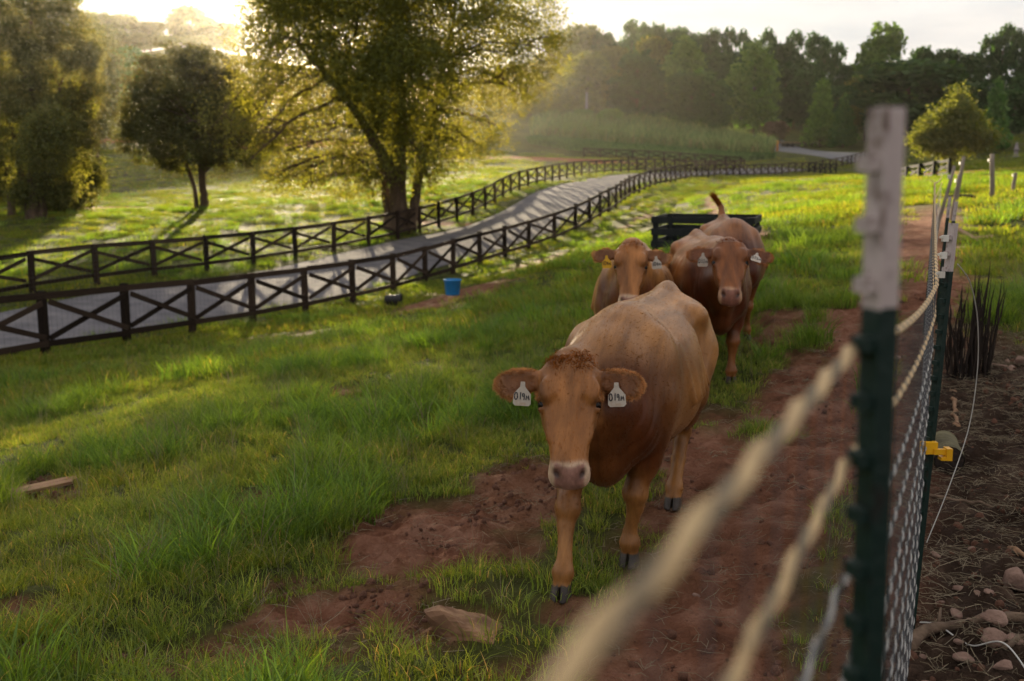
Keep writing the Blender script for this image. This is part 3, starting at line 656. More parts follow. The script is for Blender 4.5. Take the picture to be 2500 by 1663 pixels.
# ------------------------------------------------------------------ scattered growth (geometry-node instances of small meshes)
def instancer(name, protos, pos, rot, scl, idx, label=None, cat=None, parent=None):
    col = bpy.data.collections.new(name + '_sources')
    for i, me in enumerate(protos):
        o = bpy.data.objects.new('%s_%02d' % (name, i), me); col.objects.link(o)
    me = bpy.data.meshes.new(name); n = len(pos); me.vertices.add(n); me.vertices.foreach_set('co', np.asarray(pos, np.float32).ravel())
    a = me.attributes.new('rot', 'FLOAT_VECTOR', 'POINT'); a.data.foreach_set('vector', np.asarray(rot, np.float32).ravel())
    a = me.attributes.new('scl', 'FLOAT_VECTOR', 'POINT'); a.data.foreach_set('vector', np.asarray(scl, np.float32).ravel())
    a = me.attributes.new('idx', 'INT', 'POINT'); a.data.foreach_set('value', np.asarray(idx, np.int32))
    o = ob(name, me, parent)
    ng = bpy.data.node_groups.new(name, 'GeometryNodeTree')
    ng.interface.new_socket('Geometry', in_out='INPUT', socket_type='NodeSocketGeometry'); ng.interface.new_socket('Geometry', in_out='OUTPUT', socket_type='NodeSocketGeometry')
    N, L = ng.nodes, ng.links
    gi, go = N.new('NodeGroupInput'), N.new('NodeGroupOutput'); ip = N.new('GeometryNodeInstanceOnPoints')
    ci = N.new('GeometryNodeCollectionInfo'); ci.inputs['Collection'].default_value = col; ci.inputs['Separate Children'].default_value = True; ci.inputs['Reset Children'].default_value = True
    def na(nm, ty):
        q = N.new('GeometryNodeInputNamedAttribute'); q.data_type = ty; q.inputs['Name'].default_value = nm; return q.outputs['Attribute']
    er = N.new('FunctionNodeEulerToRotation')
    L.new(gi.outputs[0], ip.inputs['Points']); L.new(ci.outputs[0], ip.inputs['Instance']); ip.inputs['Pick Instance'].default_value = True
    L.new(na('idx', 'INT'), ip.inputs['Instance Index']); L.new(na('rot', 'FLOAT_VECTOR'), er.inputs[0]); L.new(er.outputs[0], ip.inputs['Rotation']); L.new(na('scl', 'FLOAT_VECTOR'), ip.inputs['Scale'])
    L.new(ip.outputs[0], go.inputs[0])
    md = o.modifiers.new('scatter', 'NODES'); md.node_group = ng
    kind(o, 'stuff')
    if label: o['label'] = label; o['category'] = cat
    return o
def tuft(n, rad, h0, h1, w, lean, seed, mat, seg=3, curl=1.0):
    g = np.random.default_rng(seed); V, F3, F4 = [], [], []; c = 0
    for i in range(n):
        a = g.uniform(0, 6.283); r_ = rad * math.sqrt(g.random()); bx, by = r_ * math.cos(a), r_ * math.sin(a)
        h = g.uniform(h0, h1); az = a + g.normal() * .9; ln = lean * g.uniform(.2, 1.3) * h; ww = w * g.uniform(.6, 1.3); pa = g.uniform(0, 6.283)
        px, py = math.cos(pa) * ww / 2, math.sin(pa) * ww / 2
        for k in range(seg + 1):
            t = k / seg; o = ln * t ** 2; z = h * (t - .33 * curl * lean * t * t * g.uniform(.6, 1.2))
            cx, cy = bx + math.cos(az) * o, by + math.sin(az) * o
            if k < seg:
                q = 1 - .75 * t ** 2; V += [(cx - px * q, cy - py * q, z - .015 * (k == 0)), (cx + px * q, cy + py * q, z - .015 * (k == 0))]
            else: V.append((cx, cy, z))
        for k in range(seg - 1): F4.append((c + 2*k, c + 2*k + 1, c + 2*k + 3, c + 2*k + 2))
        F3.append((c + 2*seg - 2, c + 2*seg - 1, c + 2*seg)); c += 2 * seg + 1
    return mesh_np('blades', V, ([np.array(F4)] if F4 else []) + [np.array(F3)], [mat])
M_GR = leafmat('grass_blade', (0.07, 0.128, 0.024), (0.15, 0.226, 0.046), .45, (1.9, 1.55, .45), gloss=.02, dry=(.36, .29, .16), patch=((1.34, 1.08, .85), .55))
M_GR2 = leafmat('grass_blade_lush', (0.056, 0.122, 0.018), (0.118, 0.212, 0.034), .42, (1.8, 1.6, .5), gloss=.025, patch=((1.3, 1.05, .9), .4))
M_GR3 = leafmat('grass_pasture', (0.08, 0.122, 0.018), (0.148, 0.19, 0.032), .5, (1.4, 1.45, .4), gloss=.012, dry=(.28, .20, .08), patch=((1.2, 1.0, .8), .15))
M_STRAW = leafmat('dry_straw', (.13, .10, .062), (.24, .19, .12), .2, (1, 1, 1), gloss=.04)
near_p = [tuft(46, .11, .05, .13, .005, .9, 300 + i, M_GR) for i in range(4)] + [tuft(42, .11, .07, .19, .005, .9, 310 + i, M_GR) for i in range(4)] + \
         [tuft(60, .13, .13, .32, .0062, .75, 320 + i, M_GR2, 4) for i in range(3)] + [tuft(7, .05, .25, .48, .003, .5, 330 + i, M_STRAW, 4) for i in range(2)]
far_p = [tuft(70, .45, .08, .19, .016, .9, 340 + i, M_GR3, 2) for i in range(4)] + [tuft(80, .35, .18, .36, .014, .7, 350 + i, M_GR2, 2) for i in range(2)] + [tuft(110, 1.1, .08, .22, .035, .9, 360 + i, M_GR3, 2) for i in range(3)]
def wedge(y0, y1, dens, seed, k=.60, pad=1.6):
    g = np.random.default_rng(seed); n = int(dens * (k * (y1 * y1 - y0 * y0) + 2 * pad * (y1 - y0)))
    y = np.sqrt(g.random(n) * ((y1 + 1) ** 2 - (y0 + 1) ** 2) + (y0 + 1) ** 2) - 1; x = (g.random(n) * 2 - 1) * (k * y + pad)
    return x, y, g
def scatter(name, bands, protos, label, cat='grass'):
    P, Ro, S, I = [], [], [], []
    for (y0, y1, dens, seed, picker) in bands:
        x, y, g = wedge(y0, y1, dens, seed); d = dirt(x, y); off = x - ROW(y)
        onroad = np.minimum(seg_dist(x, y, ROAD_C[::2]), seg_dist(x, y, DRIVE_C[::2]) - 1.8) < 2.62
        keep = (g.random(len(x)) > d * 1.25 - .04) & ~onroad & (redsoil(x, y) < .5 + .4 * g.random(len(x)))
        keep &= ~((off > -.25) & (y < 7.2) & (g.random(len(x)) < .985)) & ~((np.abs(off) < .25) & (y < 30))
        keep &= ~((np.hypot(x, y) < .9)) & (g.random(len(x)) < np.clip(.35 + 2.2 * (noise2(x, y, .9, 3, 71) - .30), .35, 1))
        x, y, d = x[keep], y[keep], d[keep]; n = len(x); idx, sc = picker(x, y, d, g)
        z = G(x, y) if y0 < 16 else T(x, y) + relief(x, y, d)
        P.append(np.stack([x, y, z], 1)); Ro.append(np.stack([g.normal(size=n) * .08, g.normal(size=n) * .08, g.random(n) * 6.283], 1)); S.append(np.stack([sc, sc, sc * (.85 + .3 * g.random(n))], 1)); I.append(idx)
    return instancer(name, protos, np.concatenate(P), np.concatenate(Ro), np.concatenate(S), np.concatenate(I), label, cat)
def pick_near(x, y, d, g):
    n = len(x); t = noise2(x, y, .75, 3, 61); q = g.random(n); tall = (t > .57)
    idx = np.where(tall & (q < .34), 8 + g.integers(0, 3, n), np.where(q < np.where(t > .47, .75, .45), 4 + g.integers(0, 4, n), g.integers(0, 4, n)))
    idx = np.where(g.random(n) < .06, 11 + g.integers(0, 2, n), idx)
    return idx, (.62 + .5 * g.random(n)) * (1 - .4 * d) * np.clip(.8 + (t - .4) * 1.1, .62, 1.2)
def pick_far(x, y, d, g):
    n = len(x); t = noise2(x, y, .33, 3, 62)
    return np.where((t > .53) & (g.random(n) < .38), 4 + g.integers(0, 2, n), g.integers(0, 4, n)), (.7 + .5 * g.random(n)) * (1 - .4 * d)
def pick_vfar(x, y, d, g):
    n = len(x); return 6 + g.integers(0, 3, n), (.8 + .5 * g.random(n))
scatter('near_grass', [(1.3, 7, 185, 1, pick_near), (7, 13, 130, 2, pick_near), (13, 19, 60, 3, pick_near)], near_p, 'tall green pasture grass in the foreground around the cows')
scatter('pasture_grass', [(12, 36, 6.5, 4, pick_far), (36, 80, 3.2, 5, pick_far), (80, 150, .5, 6, pick_vfar)], far_p, 'short sunlit pasture grass on both sides of the road')

# corn and the low crop in front of it
fe = np.array([hit(u, v) for u, v in [(1300,338),(1400,346),(1500,356),(1600,362),(1700,372),(1800,382),(1886,386)]])
be = np.array([hit(u, v) for u, v in [(1300,300),(1400,296),(1500,296),(1600,304),(1700,318),(1800,336),(1886,356)]])
g = np.random.default_rng(8)
def strip(n, a, b, t0, t1):
    s = g.random(n) * (len(a) - 1); i = s.astype(int); f = (s - i)[:, None]; A = a[i] * (1 - f) + a[i+1] * f; B = b[i] * (1 - f) + b[i+1] * f
    return A + (B - A) * (t0 + (t1 - t0) * g.random(n))[:, None]
M_CORN = leafmat('corn_leaf', (0.05, 0.10, 0.034), (0.19, 0.25, 0.10), .35, (1.4, 1.3, .6), dry=(.22, .19, .10))
M_CROP = leafmat('squash_leaf', (0.045, 0.095, 0.032), (0.085, 0.15, 0.048), .3, (1.3, 1.3, .6))
cp = [tuft(18, .30, .9, 2.7, .15, .40, 400 + i, M_CORN, 3, .7) for i in range(4)]
bp_ = [tuft(40, .6, .35, .8, .22, .6, 410 + i, M_CROP, 2) for i in range(3)]
Q = strip(1700, fe, be, .08, 1.0); n = len(Q)
instancer('corn', cp, np.column_stack([Q, T(Q[:, 0], Q[:, 1])]), np.column_stack([np.zeros((n, 2)), g.random(n) * 6.28]), np.repeat((.85 + .35 * g.random(n))[:, None], 3, 1), g.integers(0, 4, n), 'tall rows of tasselled corn below the wood', 'corn')
fr = np.array([hit(u, v) for u, v in [(1300,352),(1400,368),(1500,380),(1600,388),(1700,392),(1780,394),(1830,392)]])
Q = strip(1500, fr, fe, .05, .95); n = len(Q)
instancer('low_crop', bp_, np.column_stack([Q, T(Q[:, 0], Q[:, 1])]), np.column_stack([np.zeros((n, 2)), g.random(n) * 6.28]), np.repeat((.9 + .6 * g.random(n))[:, None], 3, 1), g.integers(0, 3, n), 'low leafy crop in front of the corn', 'crop')

# ------------------------------------------------------------------ cows: one continuous skin grown from an implicit body
def smin(a, b, k):
    h = np.maximum(k - np.abs(a - b), 0) / k; return np.minimum(a, b) - h * h * k * .25
class Field:
    def __init__(s, lo, hi, h):
        s.lo = np.array(lo, float); s.h = h; s.n = np.ceil((np.array(hi) - s.lo) / h).astype(int) + 1
        s.d = np.full(s.n, 1.0, np.float32)
    def _box(s, lo, hi):
        a = np.clip(np.floor((np.array(lo) - s.lo) / s.h).astype(int), 0, s.n - 1); b = np.clip(np.ceil((np.array(hi) - s.lo) / s.h).astype(int) + 1, 1, s.n)
        sl = tuple(slice(i, j) for i, j in zip(a, b))
        ax = [(s.lo[i] + np.arange(a[i], b[i]) * s.h).astype(np.float32) for i in range(3)]
        return sl, np.stack(np.meshgrid(*ax, indexing='ij'), -1)
    def put(s, fn, lo, hi, k=.03, sub=False):
        pad = k + 4 * s.h; sl, X = s._box(np.array(lo) - pad, np.array(hi) + pad)
        if min(X.shape[:3]) == 0: return
        v = fn(X).astype(np.float32)
        s.d[sl] = -smin(-s.d[sl], v, k) if sub else smin(s.d[sl], v, k)
    def cone(s, p, q, r1, r2, k=.03):
        p, q = np.array(p, np.float32), np.array(q, np.float32); d = q - p; L2 = float(d @ d) + 1e-9; m = max(r1, r2)
        def fn(X):
            t = np.clip(((X - p) @ d) / L2, 0, 1); return np.linalg.norm(X - p - t[..., None] * d, axis=-1) - (r1 + (r2 - r1) * t)
        s.put(fn, np.minimum(p, q) - m, np.maximum(p, q) + m, k)
    def chain(s, pts, k=.025):
        for a, b in zip(pts[:-1], pts[1:]): s.cone(a[:3], b[:3], a[3], b[3], k)
    def ell(s, c, r, M=None, k=.05, sub=False):
        c = np.array(c, np.float32); r = np.array(r, np.float32); M = np.eye(3, dtype=np.float32) if M is None else np.array(M, np.float32)
        def fn(X):
            p = (X - c) @ M; k0 = np.linalg.norm(p / r, axis=-1); k1 = np.linalg.norm(p / (r * r), axis=-1); return k0 * (k0 - 1) / (k1 + 1e-9)
        m = float(r.max()) if not np.allclose(M, np.eye(3)) else r; s.put(fn, c - m, c + m, k, sub)
    def loft(s, o, ax, lat, nor, st, k=.05, n=2.3, sub=False):
        """stations: (s, lateral centre, normal centre, half-width, half-height +, half-height -)"""
        st = np.array(st, float); o = np.array(o, float); Mx = np.stack([ax, lat, nor], 1).astype(np.float32)
        tt = np.linspace(0, len(st) - 1, 12 * len(st)); idx = np.arange(len(st)); S = np.empty((len(tt), 6))
        i1 = np.clip(np.floor(tt).astype(int), 0, len(st) - 2); f = (tt - i1)[:, None]
        p0, p1, p2, p3 = st[np.maximum(i1 - 1, 0)], st[i1], st[i1 + 1], st[np.minimum(i1 + 2, len(st) - 1)]
        S = .5 * ((2*p1) + (-p0+p2)*f + (2*p0-5*p1+4*p2-p3)*f*f + (-p0+3*p1-3*p2+p3)*f**3)
        S[:, 0] = np.maximum.accumulate(S[:, 0] + np.arange(len(S)) * 1e-7); S[:, 3:] = np.maximum(S[:, 3:], .006)
        def fn(X):
            q = (X - o.astype(np.float32)) @ Mx; a = q[..., 0]; g_ = [np.interp(a, S[:, 0], S[:, i]).astype(np.float32) for i in range(1, 6)]
            y = np.abs(q[..., 1] - g_[0]) / g_[2]; z = q[..., 2] - g_[1]; hh = np.where(z > 0, g_[3], g_[4]); z = np.abs(z) / hh
            rho = (y ** n + z ** n) ** (1 / n); f_ = (rho - 1) * np.minimum(g_[2], hh)
            e = np.maximum(S[0, 0] - a, a - S[-1, 0]); return np.where(e > 0, np.sqrt(np.maximum(f_, 0) ** 2 + e * e), f_)
        cs = []
        for r_ in S[::3]:
            for sy in (-1, 1):
                for sz in (r_[4], -r_[5]): cs.append(o + r_[0] * np.array(ax) + (r_[1] + sy * r_[3]) * np.array(lat) + (r_[2] + sz) * np.array(nor))
        cs = np.array(cs); s.put(fn, cs.min(0), cs.max(0), k, sub)
    def surface(s):
        """naive surface nets"""
        d = s.d; neg = d < 0; n = s.n
        c = np.zeros(n - 1, np.int8)
        for i in (0, 1):
            for j in (0, 1):
                for k in (0, 1): c += neg[i:n[0]-1+i, j:n[1]-1+j, k:n[2]-1+k]
        act = (c > 0) & (c < 8); ids = np.full(n - 1, -1, np.int32); I = np.argwhere(act); ids[act] = np.arange(len(I))
        acc = np.zeros((len(I), 3)); cnt = np.zeros(len(I))
        cor = [(i, j, k) for i in (0, 1) for j in (0, 1) for k in (0, 1)]
        for a in cor:
            for ax in range(3):
                if a[ax]: continue
                b = list(a); b[ax] = 1
                va = d[I[:, 0]+a[0], I[:, 1]+a[1], I[:, 2]+a[2]]; vb = d[I[:, 0]+b[0], I[:, 1]+b[1], I[:, 2]+b[2]]
                m = (va < 0) != (vb < 0); t = np.where(m, va / np.where(m, va - vb, 1), 0)
                p = np.array(a, float)[None] + np.zeros((len(I), 3)); p[:, ax] += t; acc += p * m[:, None]; cnt += m
        V = s.lo + (I + acc / cnt[:, None]) * s.h
        F = []
        for ax in range(3):
            sl0 = [slice(1, -1)] * 3; sl0[ax] = slice(0, -1); sl1 = [slice(1, -1)] * 3; sl1[ax] = slice(1, None)
            a, b = neg[tuple(sl0)], neg[tuple(sl1)]; E = np.argwhere(a != b); fl = a[a != b]; E = E + 1; E[:, ax] -= 1
            o1, o2 = [(1, 2), (2, 0), (0, 1)][ax]
            def g_(da, db):
                q = E.copy(); q[:, o1] -= da; q[:, o2] -= db; return ids[q[:, 0], q[:, 1], q[:, 2]]
            f = np.stack([g_(1, 1), g_(0, 1), g_(0, 0), g_(1, 0)], 1); f[~fl] = f[~fl][:, ::-1]; F.append(f)
        F = np.concatenate(F); F = F[(F >= 0).all(1)]
        return V, F
def relax(V, F, it=2, lam=.5):
    e = np.concatenate([F[:, [0, 1]], F[:, [1, 2]], F[:, [2, 3]], F[:, [3, 0]]])
    for k in range(it):
        for l_ in (lam, -lam * 1.04):
            acc = np.zeros_like(V); c = np.zeros(len(V))
            for j in range(3): acc[:, j] = np.bincount(e[:, 0], V[e[:, 1], j], len(V)) + np.bincount(e[:, 1], V[e[:, 0], j], len(V))
            c = np.bincount(e[:, 0], minlength=len(V)) + np.bincount(e[:, 1], minlength=len(V))
            V = V + l_ * (acc / np.maximum(c, 1)[:, None] - V)
    return V
def vnormals(V, F):
    n = np.cross(V[F[:, 2]] - V[F[:, 0]], V[F[:, 3]] - V[F[:, 1]]); N_ = np.zeros_like(V)
    for j in range(3): N_[:, j] = sum(np.bincount(F[:, i], n[:, j], len(V)) for i in range(4))
    return N_ / (np.linalg.norm(N_, axis=1)[:, None] + 1e-12)
def unit(v): v = np.array(v, float); return v / np.linalg.norm(v)

m_, N, L, out = newmat('cow_coat')
b = node(N, 'ShaderNodeBsdfPrincipled', Roughness=.42); b.inputs['Specular IOR Level'].default_value = .32
b.inputs['Sheen Weight'].default_value = .06; b.inputs['Sheen Roughness'].default_value = .4; b.inputs['Sheen Tint'].default_value = (1, .8, .55, 1)
ac = N.new('ShaderNodeAttribute'); ac.attribute_name = 'col'; tcn = N.new('ShaderNodeTexCoord')
mp = N.new('ShaderNodeMapping'); mp.inputs['Scale'].default_value = (.9, 5, 1.3); L.new(tcn.outputs['Object'], mp.inputs[0])
n1 = node(N, 'ShaderNodeTexNoise', Scale=3.2, Detail=7, Roughness=.65); L.new(mp.outputs[0], n1.inputs['Vector'])
r_ = ramp(N, [(.32, (.58, .53, .47)), (.68, (1.32, 1.3, 1.26))]); L.new(n1.outputs[0], r_.inputs[0])
c_ = mixrgb(N, L, 1.0, ac.outputs['Color'], r_.outputs[0], 'MULTIPLY')
mp2 = N.new('ShaderNodeMapping'); mp2.inputs['Scale'].default_value = (60, 150, 80); L.new(tcn.outputs['Object'], mp2.inputs[0])
n2 = node(N, 'ShaderNodeTexNoise', Scale=1.5, Detail=4); L.new(mp2.outputs[0], n2.inputs['Vector'])
r2_ = ramp(N, [(.3, (.92, .92, .92)), (.7, (1.07, 1.07, 1.07))]); L.new(n2.outputs[0], r2_.inputs[0]); c_ = mixrgb(N, L, 1.0, c_, r2_.outputs[0], 'MULTIPLY')
L.new(c_, b.inputs['Base Color'])
bp = node(N, 'ShaderNodeBump', Strength=.22, Distance=.004); L.new(n2.outputs[0], bp.inputs['Height']); L.new(bp.outputs[0], b.inputs['Normal'])
L.new(b.outputs[0], out.inputs[0]); M_COAT = m_
m_, N, L, out = newmat('cow_hair')
ac = N.new('ShaderNodeAttribute'); ac.attribute_name = 'col'
d_ = N.new('ShaderNodeBsdfDiffuse'); t_ = N.new('ShaderNodeBsdfTranslucent'); ms = node(N, 'ShaderNodeMixShader', Fac=.4)
L.new(ac.outputs['Color'], d_.inputs[0]); L.new(ac.outputs['Color'], t_.inputs[0]); L.new(d_.outputs[0], ms.inputs[1]); L.new(t_.outputs[0], ms.inputs[2]); L.new(ms.outputs[0], out.inputs[0]); M_HAIR = m_
M_EYE = simple('cow_eye', (.010, .006, .004), (.005, .003, .002), rough=.16, spec=.25)
M_TAGW = simple('white_tag_plastic', (.50, .44, .37), (.36, .23, .13), rough=.45, scale=26, contrast=(.22, .5))
M_TAGY = simple('yellow_tag_plastic', (.72, .40, .02), (.62, .32, .015), rough=.45, scale=20)
M_INK = simple('black_marker_ink', (.012, .014, .03), rough=.6)

GLYPH = {'0': [[(.5+.42*math.cos(a), .5+.5*math.sin(a)) for a in np.linspace(1.6, 7.9, 16)]], '1': [[(.55, 1), (.5, .5), (.46, 0)]],
 '9': [[(.8, .75), (.6, .98), (.3, .93), (.15, .7), (.3, .5), (.6, .52), (.8, .78), (.78, .4), (.7, 0)]], '4': [[(.25, .95), (.12, .5), (.35, .42), (.75, .52)], [(.8, 1), (.62, .5), (.5, 0)]],
 '3': [[(.15, .9), (.5, 1), (.78, .8), (.45, .55), (.8, .35), (.6, .05), (.15, .08)]], '2': [[(.15, .75), (.4, 1), (.72, .85), (.6, .5), (.15, .05), (.5, .1), (.85, .03)]],
 'M': [[(.08, 0), (.2, .8), (.45, .25), (.7, .85), (.92, 0)]]}
def ear_tag(parent, pos, text, mat, M, tilt=0.0, s=1.0):
    """flexible tag: neck, chamfered body, button, hand-written number; local x right, z up, y out of the face"""
    Z = [(-.009, 0), (-.011, -.022), (-.036, -.052), (-.038, -.092), (-.029, -.102), (.029, -.102), (.038, -.092), (.036, -.052), (.011, -.022), (.009, 0)]
    Z = np.array(Z) * s; n = len(Z); V = np.concatenate([np.column_stack([Z[:, 0], np.full(n, -.0015), Z[:, 1]]), np.column_stack([Z[:, 0], np.full(n, .0015), Z[:, 1]])])
    me = bpy.data.meshes.new('ear_tag'); fs = [tuple(range(n))[::-1], tuple(range(n, 2 * n))] + [(i, (i+1) % n, n + (i+1) % n, n + i) for i in range(n)]
    me.from_pydata(V.tolist(), [], fs); me.materials.append(mat)
    o = ob('ear_tag', me, parent); o.matrix_local = Matrix.Translation(pos) @ M @ Matrix.Rotation(tilt, 4, 'X')
    mb = MB(); x = -.0355 * s; cw = .0156 * s
    for i, ch in enumerate(text):
        h = (.030 if ch != 'M' else .023) * s; w = cw * (1.15 if ch in '0M' else 1)
        for st in GLYPH[ch]:
            P = [(-(x + .002 * s + px * w * .86), .0032, -.088 * s + .012 * s + py * h + .0015 * math.sin(i * 2.1)) for px, py in st]
            mb.tube(np.array(P), .0021 * s, 5)
        x += w * (1.08 if ch != '1' else .8)
    q = mb.part('number', M_INK, o)
    bt = MB(); bt.tube([(0, -.002, -.008 * s), (0, .006, -.008 * s)], .008 * s, 10); bt.part('button', mat, o)
    return o

def make_cow(label, loc, rz, h=.012, hooves=None, poll=(1.1, 0, 1.09), nose=(1.35, 0, .68), roll=0.0, scale=1.0, belly=1.0, tail_up=False, seed=1, hairs=9000, tint=(1, 1, 1), tags=None, light=1.0, tagtilt=(0, 0), zs=1.0, ear_up=(0, 0)):
    g = np.random.default_rng(seed)
    hv = hooves or dict(FL=(.45, .15), FR=(.62, -.15), HL=(-.62, .14), HR=(-.78, -.14))
    P0, NS = np.array(poll, float), np.array(nose, float); P0[2] /= zs; NS[2] /= zs; a = unit(NS - P0)
    lat = unit(np.cross([0, 0, 1], a)); lat = unit(lat + np.array([0, 0, roll])); lat = unit(lat - a * (lat @ a)); nor = unit(np.cross(a, lat)) ; Lh = .515
    hs = float(np.linalg.norm(NS - P0)) / .5
    f = Field((-1.05, -.48, -.02), (max(1.5, NS[0] + .2), .48, 1.5 if not tail_up else 1.75), h)
    b_ = belly
    f.loft((0, 0, 0), (1, 0, 0), (0, 1, 0), (0, 0, 1), [(-.85, 0, .95, .03, .03, .03), (-.81, 0, .94, .13, .13, .15), (-.73, 0, .90, .205, .24, .26), (-.60, 0, .87, .245, .295, .27), (-.45, 0, .84, .265, .315, .27),
        (-.30, 0, .79, .29 * b_, .355, .27 * b_), (-.10, 0, .755, .335 * b_, .39, .30 * b_), (.10, 0, .74, .345 * b_, .41, .30 * b_), (.30, 0, .745, .31 * b_, .41, .28), (.45, 0, .77, .262, .39, .28), (.58, 0, .79, .235, .345, .29), (.68, 0, .80, .20, .28, .31), (.77, 0, .80, .145, .19, .27), (.83, 0, .79, .05, .06, .10)], .06, 2.25)
    f.cone((.42, 0, 1.135), (-.66, 0, 1.145), .030, .028, .07)                                   # spine
    f.ell((.36, 0, 1.12), (.20, .07, .06), None, .09)                                            # withers
    f.ell((-.68, 0, 1.155), (.15, .038, .05), None, .06)                                         # sacrum and tail head
    for s in (-1, 1):
        f.ell((-.42, s * .215, 1.055), (.075, .05, .045), None, .09)                             # hook bones
        f.ell((-.79, s * .095, 1.00), (.05, .045, .06), None, .06)                               # pin bones
        f.ell((-.57, s * .165, .80), (.23, .115, .29), None, .07)                                # thigh
        f.ell((.47, s * .185, .83), (.15, .085, .27), None, .07)                                 # shoulder blade
        f.ell((.66, s * .13, .68), (.12, .09, .13), None, .06)                                   # point of shoulder
        f.ell((-.27, s * (.30 * b_), .90), (.12, .05, .12), None, .06, True)                       # hollow of the flank
        for k in range(5): x = .26 - .105 * k; f.cone((x + .03, s * .24 * b_, 1.0), (x - .05, s * .345 * b_, .72), .006, .006, .05)   # ribs
    f.ell((.72, 0, .57), (.15, .10, .15), None, .08)                                             # brisket
    nb = P0 - a * .0 - nor * .09 * hs                                                            # back of the skull
    th = P0 + a * .20 * hs - nor * .19 * hs
    f.chain([(.40, 0, .99, .17), (.70, P0[1] * .3, .98 + (P0[2] - 1.09) * .4, .145), (*(nb + np.array([-.05, 0, -.015])), .095)], .09)
    f.chain([(.55, 0, .74, .20), (.80, P0[1] * .35, .80 + (P0[2] - 1.09) * .3, .15), (*(th + np.array([-.02, 0, .02])), .075)], .10)
    f.chain([(.72, 0, .60, .07), (.86, P0[1] * .4, .68, .045), (*(th + np.array([-.02, 0, -.03])), .04)], .08)       # dewlap
    q = lambda s_, y, n_: P0 + a * s_ * hs + lat * y * hs + nor * n_ * hs
    st = [(-.03, 0, -.075, .06, .03, .03), (0, 0, -.075, .104, .064, .06), (.05, 0, -.08, .123, .082, .08), (.12, 0, -.085, .131, .092, .11), (.18, 0, -.09, .128, .096, .125), (.25, 0, -.085, .108, .09, .112), (.33, 0, -.073, .087, .075, .085), (.40, 0, -.064, .078, .064, .064),
          (.435, 0, -.060, .082, .062, .060), (.465, 0, -.066, .086, .056, .056), (.490, 0, -.076, .082, .044, .046), (.510, 0, -.086, .066, .030, .034), (.522, 0, -.092, .025, .012, .012)]
    f.loft(P0, a, lat, nor, [tuple(v * hs for v in s_) for s_ in st], .035, 2.5)
    RM = np.stack([a, lat, nor], 1); EARS = []
    for s in (-1, 1):
        f.ell(q(.125, s * .092, -.006), np.array((.050, .034, .024)) * hs, RM, .03)              # brow
        f.ell(q(.20, s * .075, -.165), np.array((.11, .03, .06)) * hs, RM, .04)                # cheek
        f.ell(q(.178, s * .130, -.055), np.array((.024, .016, .020)) * hs, RM, .018, True)       # eye socket
        f.ell(q(.158, s * .124, -.046), np.array((.012, .014, .022)) * hs, RM, .012)             # upper lid
        f.ell(q(.200, s * .119, -.050), np.array((.010, .012, .020)) * hs, RM, .012)             # lower lid
        f.ell(q(.27, s * .085, -.03), np.array((.07, .013, .018)) * hs, RM, .018)               # facial crest
        f.ell(q(.255, s * .056, .008), np.array((.085, .020, .020)) * hs, RM, .03, True)         # hollow beside the nose bridge
        f.ell(q(.470, s * .052, -.020), np.array((.021, .0125, .024)) * hs, RM @ np.array([[.9, s * .43, 0], [-s * .43, .9, 0], [0, 0, 1]]), .010, True)   # nostril
        # ear
        EARS.append(None); e0 = q(.055, s * .095, -.085); eax = unit(lat * s + a * (.10 - ear_up[(s + 1) // 2]) - nor * .10); enor = unit(nor + a * .25); enor = unit(enor - eax * (enor @ eax)); elat = np.cross(enor, eax)
        elat = elat if elat @ a > 0 else -elat; EARS[-1] = (e0, eax, elat, enor)
        f.loft(e0, eax, elat, enor, [tuple(v * hs for v in s_) for s_ in [(-.02, 0, 0, .030, .028, .03), (.03, 0, 0, .034, .024, .024), (.075, .004, 0, .050, .015, .017), (.12, .008, 0, .062, .012, .014), (.165, .010, 0, .060, .011, .012), (.20, .008, 0, .044, .010, .010), (.222, .005, 0, .012, .007, .007)]], .02, 2.1)
        f.loft(e0, eax, elat, enor, [tuple(v * hs for v in s_) for s_ in [(.045, .004, .028, .010, .012, .012), (.08, .006, .022, .028, .016, .015), (.13, .008, .016, .042, .012, .013), (.175, .008, .014, .034, .010, .010), (.205, .006, .014, .008, .006, .006)]], .012, 2.1, True)
    f.ell(q(.505, 0, -.112), np.array((.016, .055, .0035)) * hs, RM, .008, True)              # mouth
    f.ell(q(.43, 0, -.118), np.array((.075, .05, .026)) * hs, RM, .03)                          # lower jaw
    # legs
    for nm, (hx, hy) in hv.items():
        s = 1 if nm[1] == 'L' else -1
        if nm[0] == 'F':
            sx = .52 + (hx - .52) * .25; kx = sx + (hx - sx) * .55; ky = s * .135 + (hy - s * .135) * .5
            lift = 0
            f.chain([(.52, s * .165, .78, .115), (sx, s * .15, .60, .082), (sx * .55 + kx * .45, s * .145, .50, .064), (kx + .02, ky, .365, .050)], .05)
            f.chain([(kx + .02, ky, .39, .047), (kx + .026, ky, .35, .055), (kx + .012 + (hx - kx) * .25, ky, .285, .036), (kx + (hx - kx) * .72, hy, .16, .031), (kx + (hx - kx) * .86, hy, .11, .046), (hx - .005, hy, .065, .036)], .02)
        else:
            stx = -.46 + (hx + .68) * .35; hkx = -.76 + (hx + .68) * .62; hky = s * .13 + (hy - s * .13) * .6
            f.chain([(-.52, s * .16, .84, .15), (stx, s * .17, .64, .115), (stx * .55 + hkx * .45, s * .15, .52, .08), (hkx, hky, .40, .05)], .06)
            f.chain([(hkx - .01, hky, .43, .048), (hkx, hky, .37, .047), (hkx * .5 + hx * .5 - .02, hky, .24, .036), (hx - .045, hy, .125, .036), (hx - .03, hy, .105, .044), (hx - .005, hy, .06, .04)], .02)
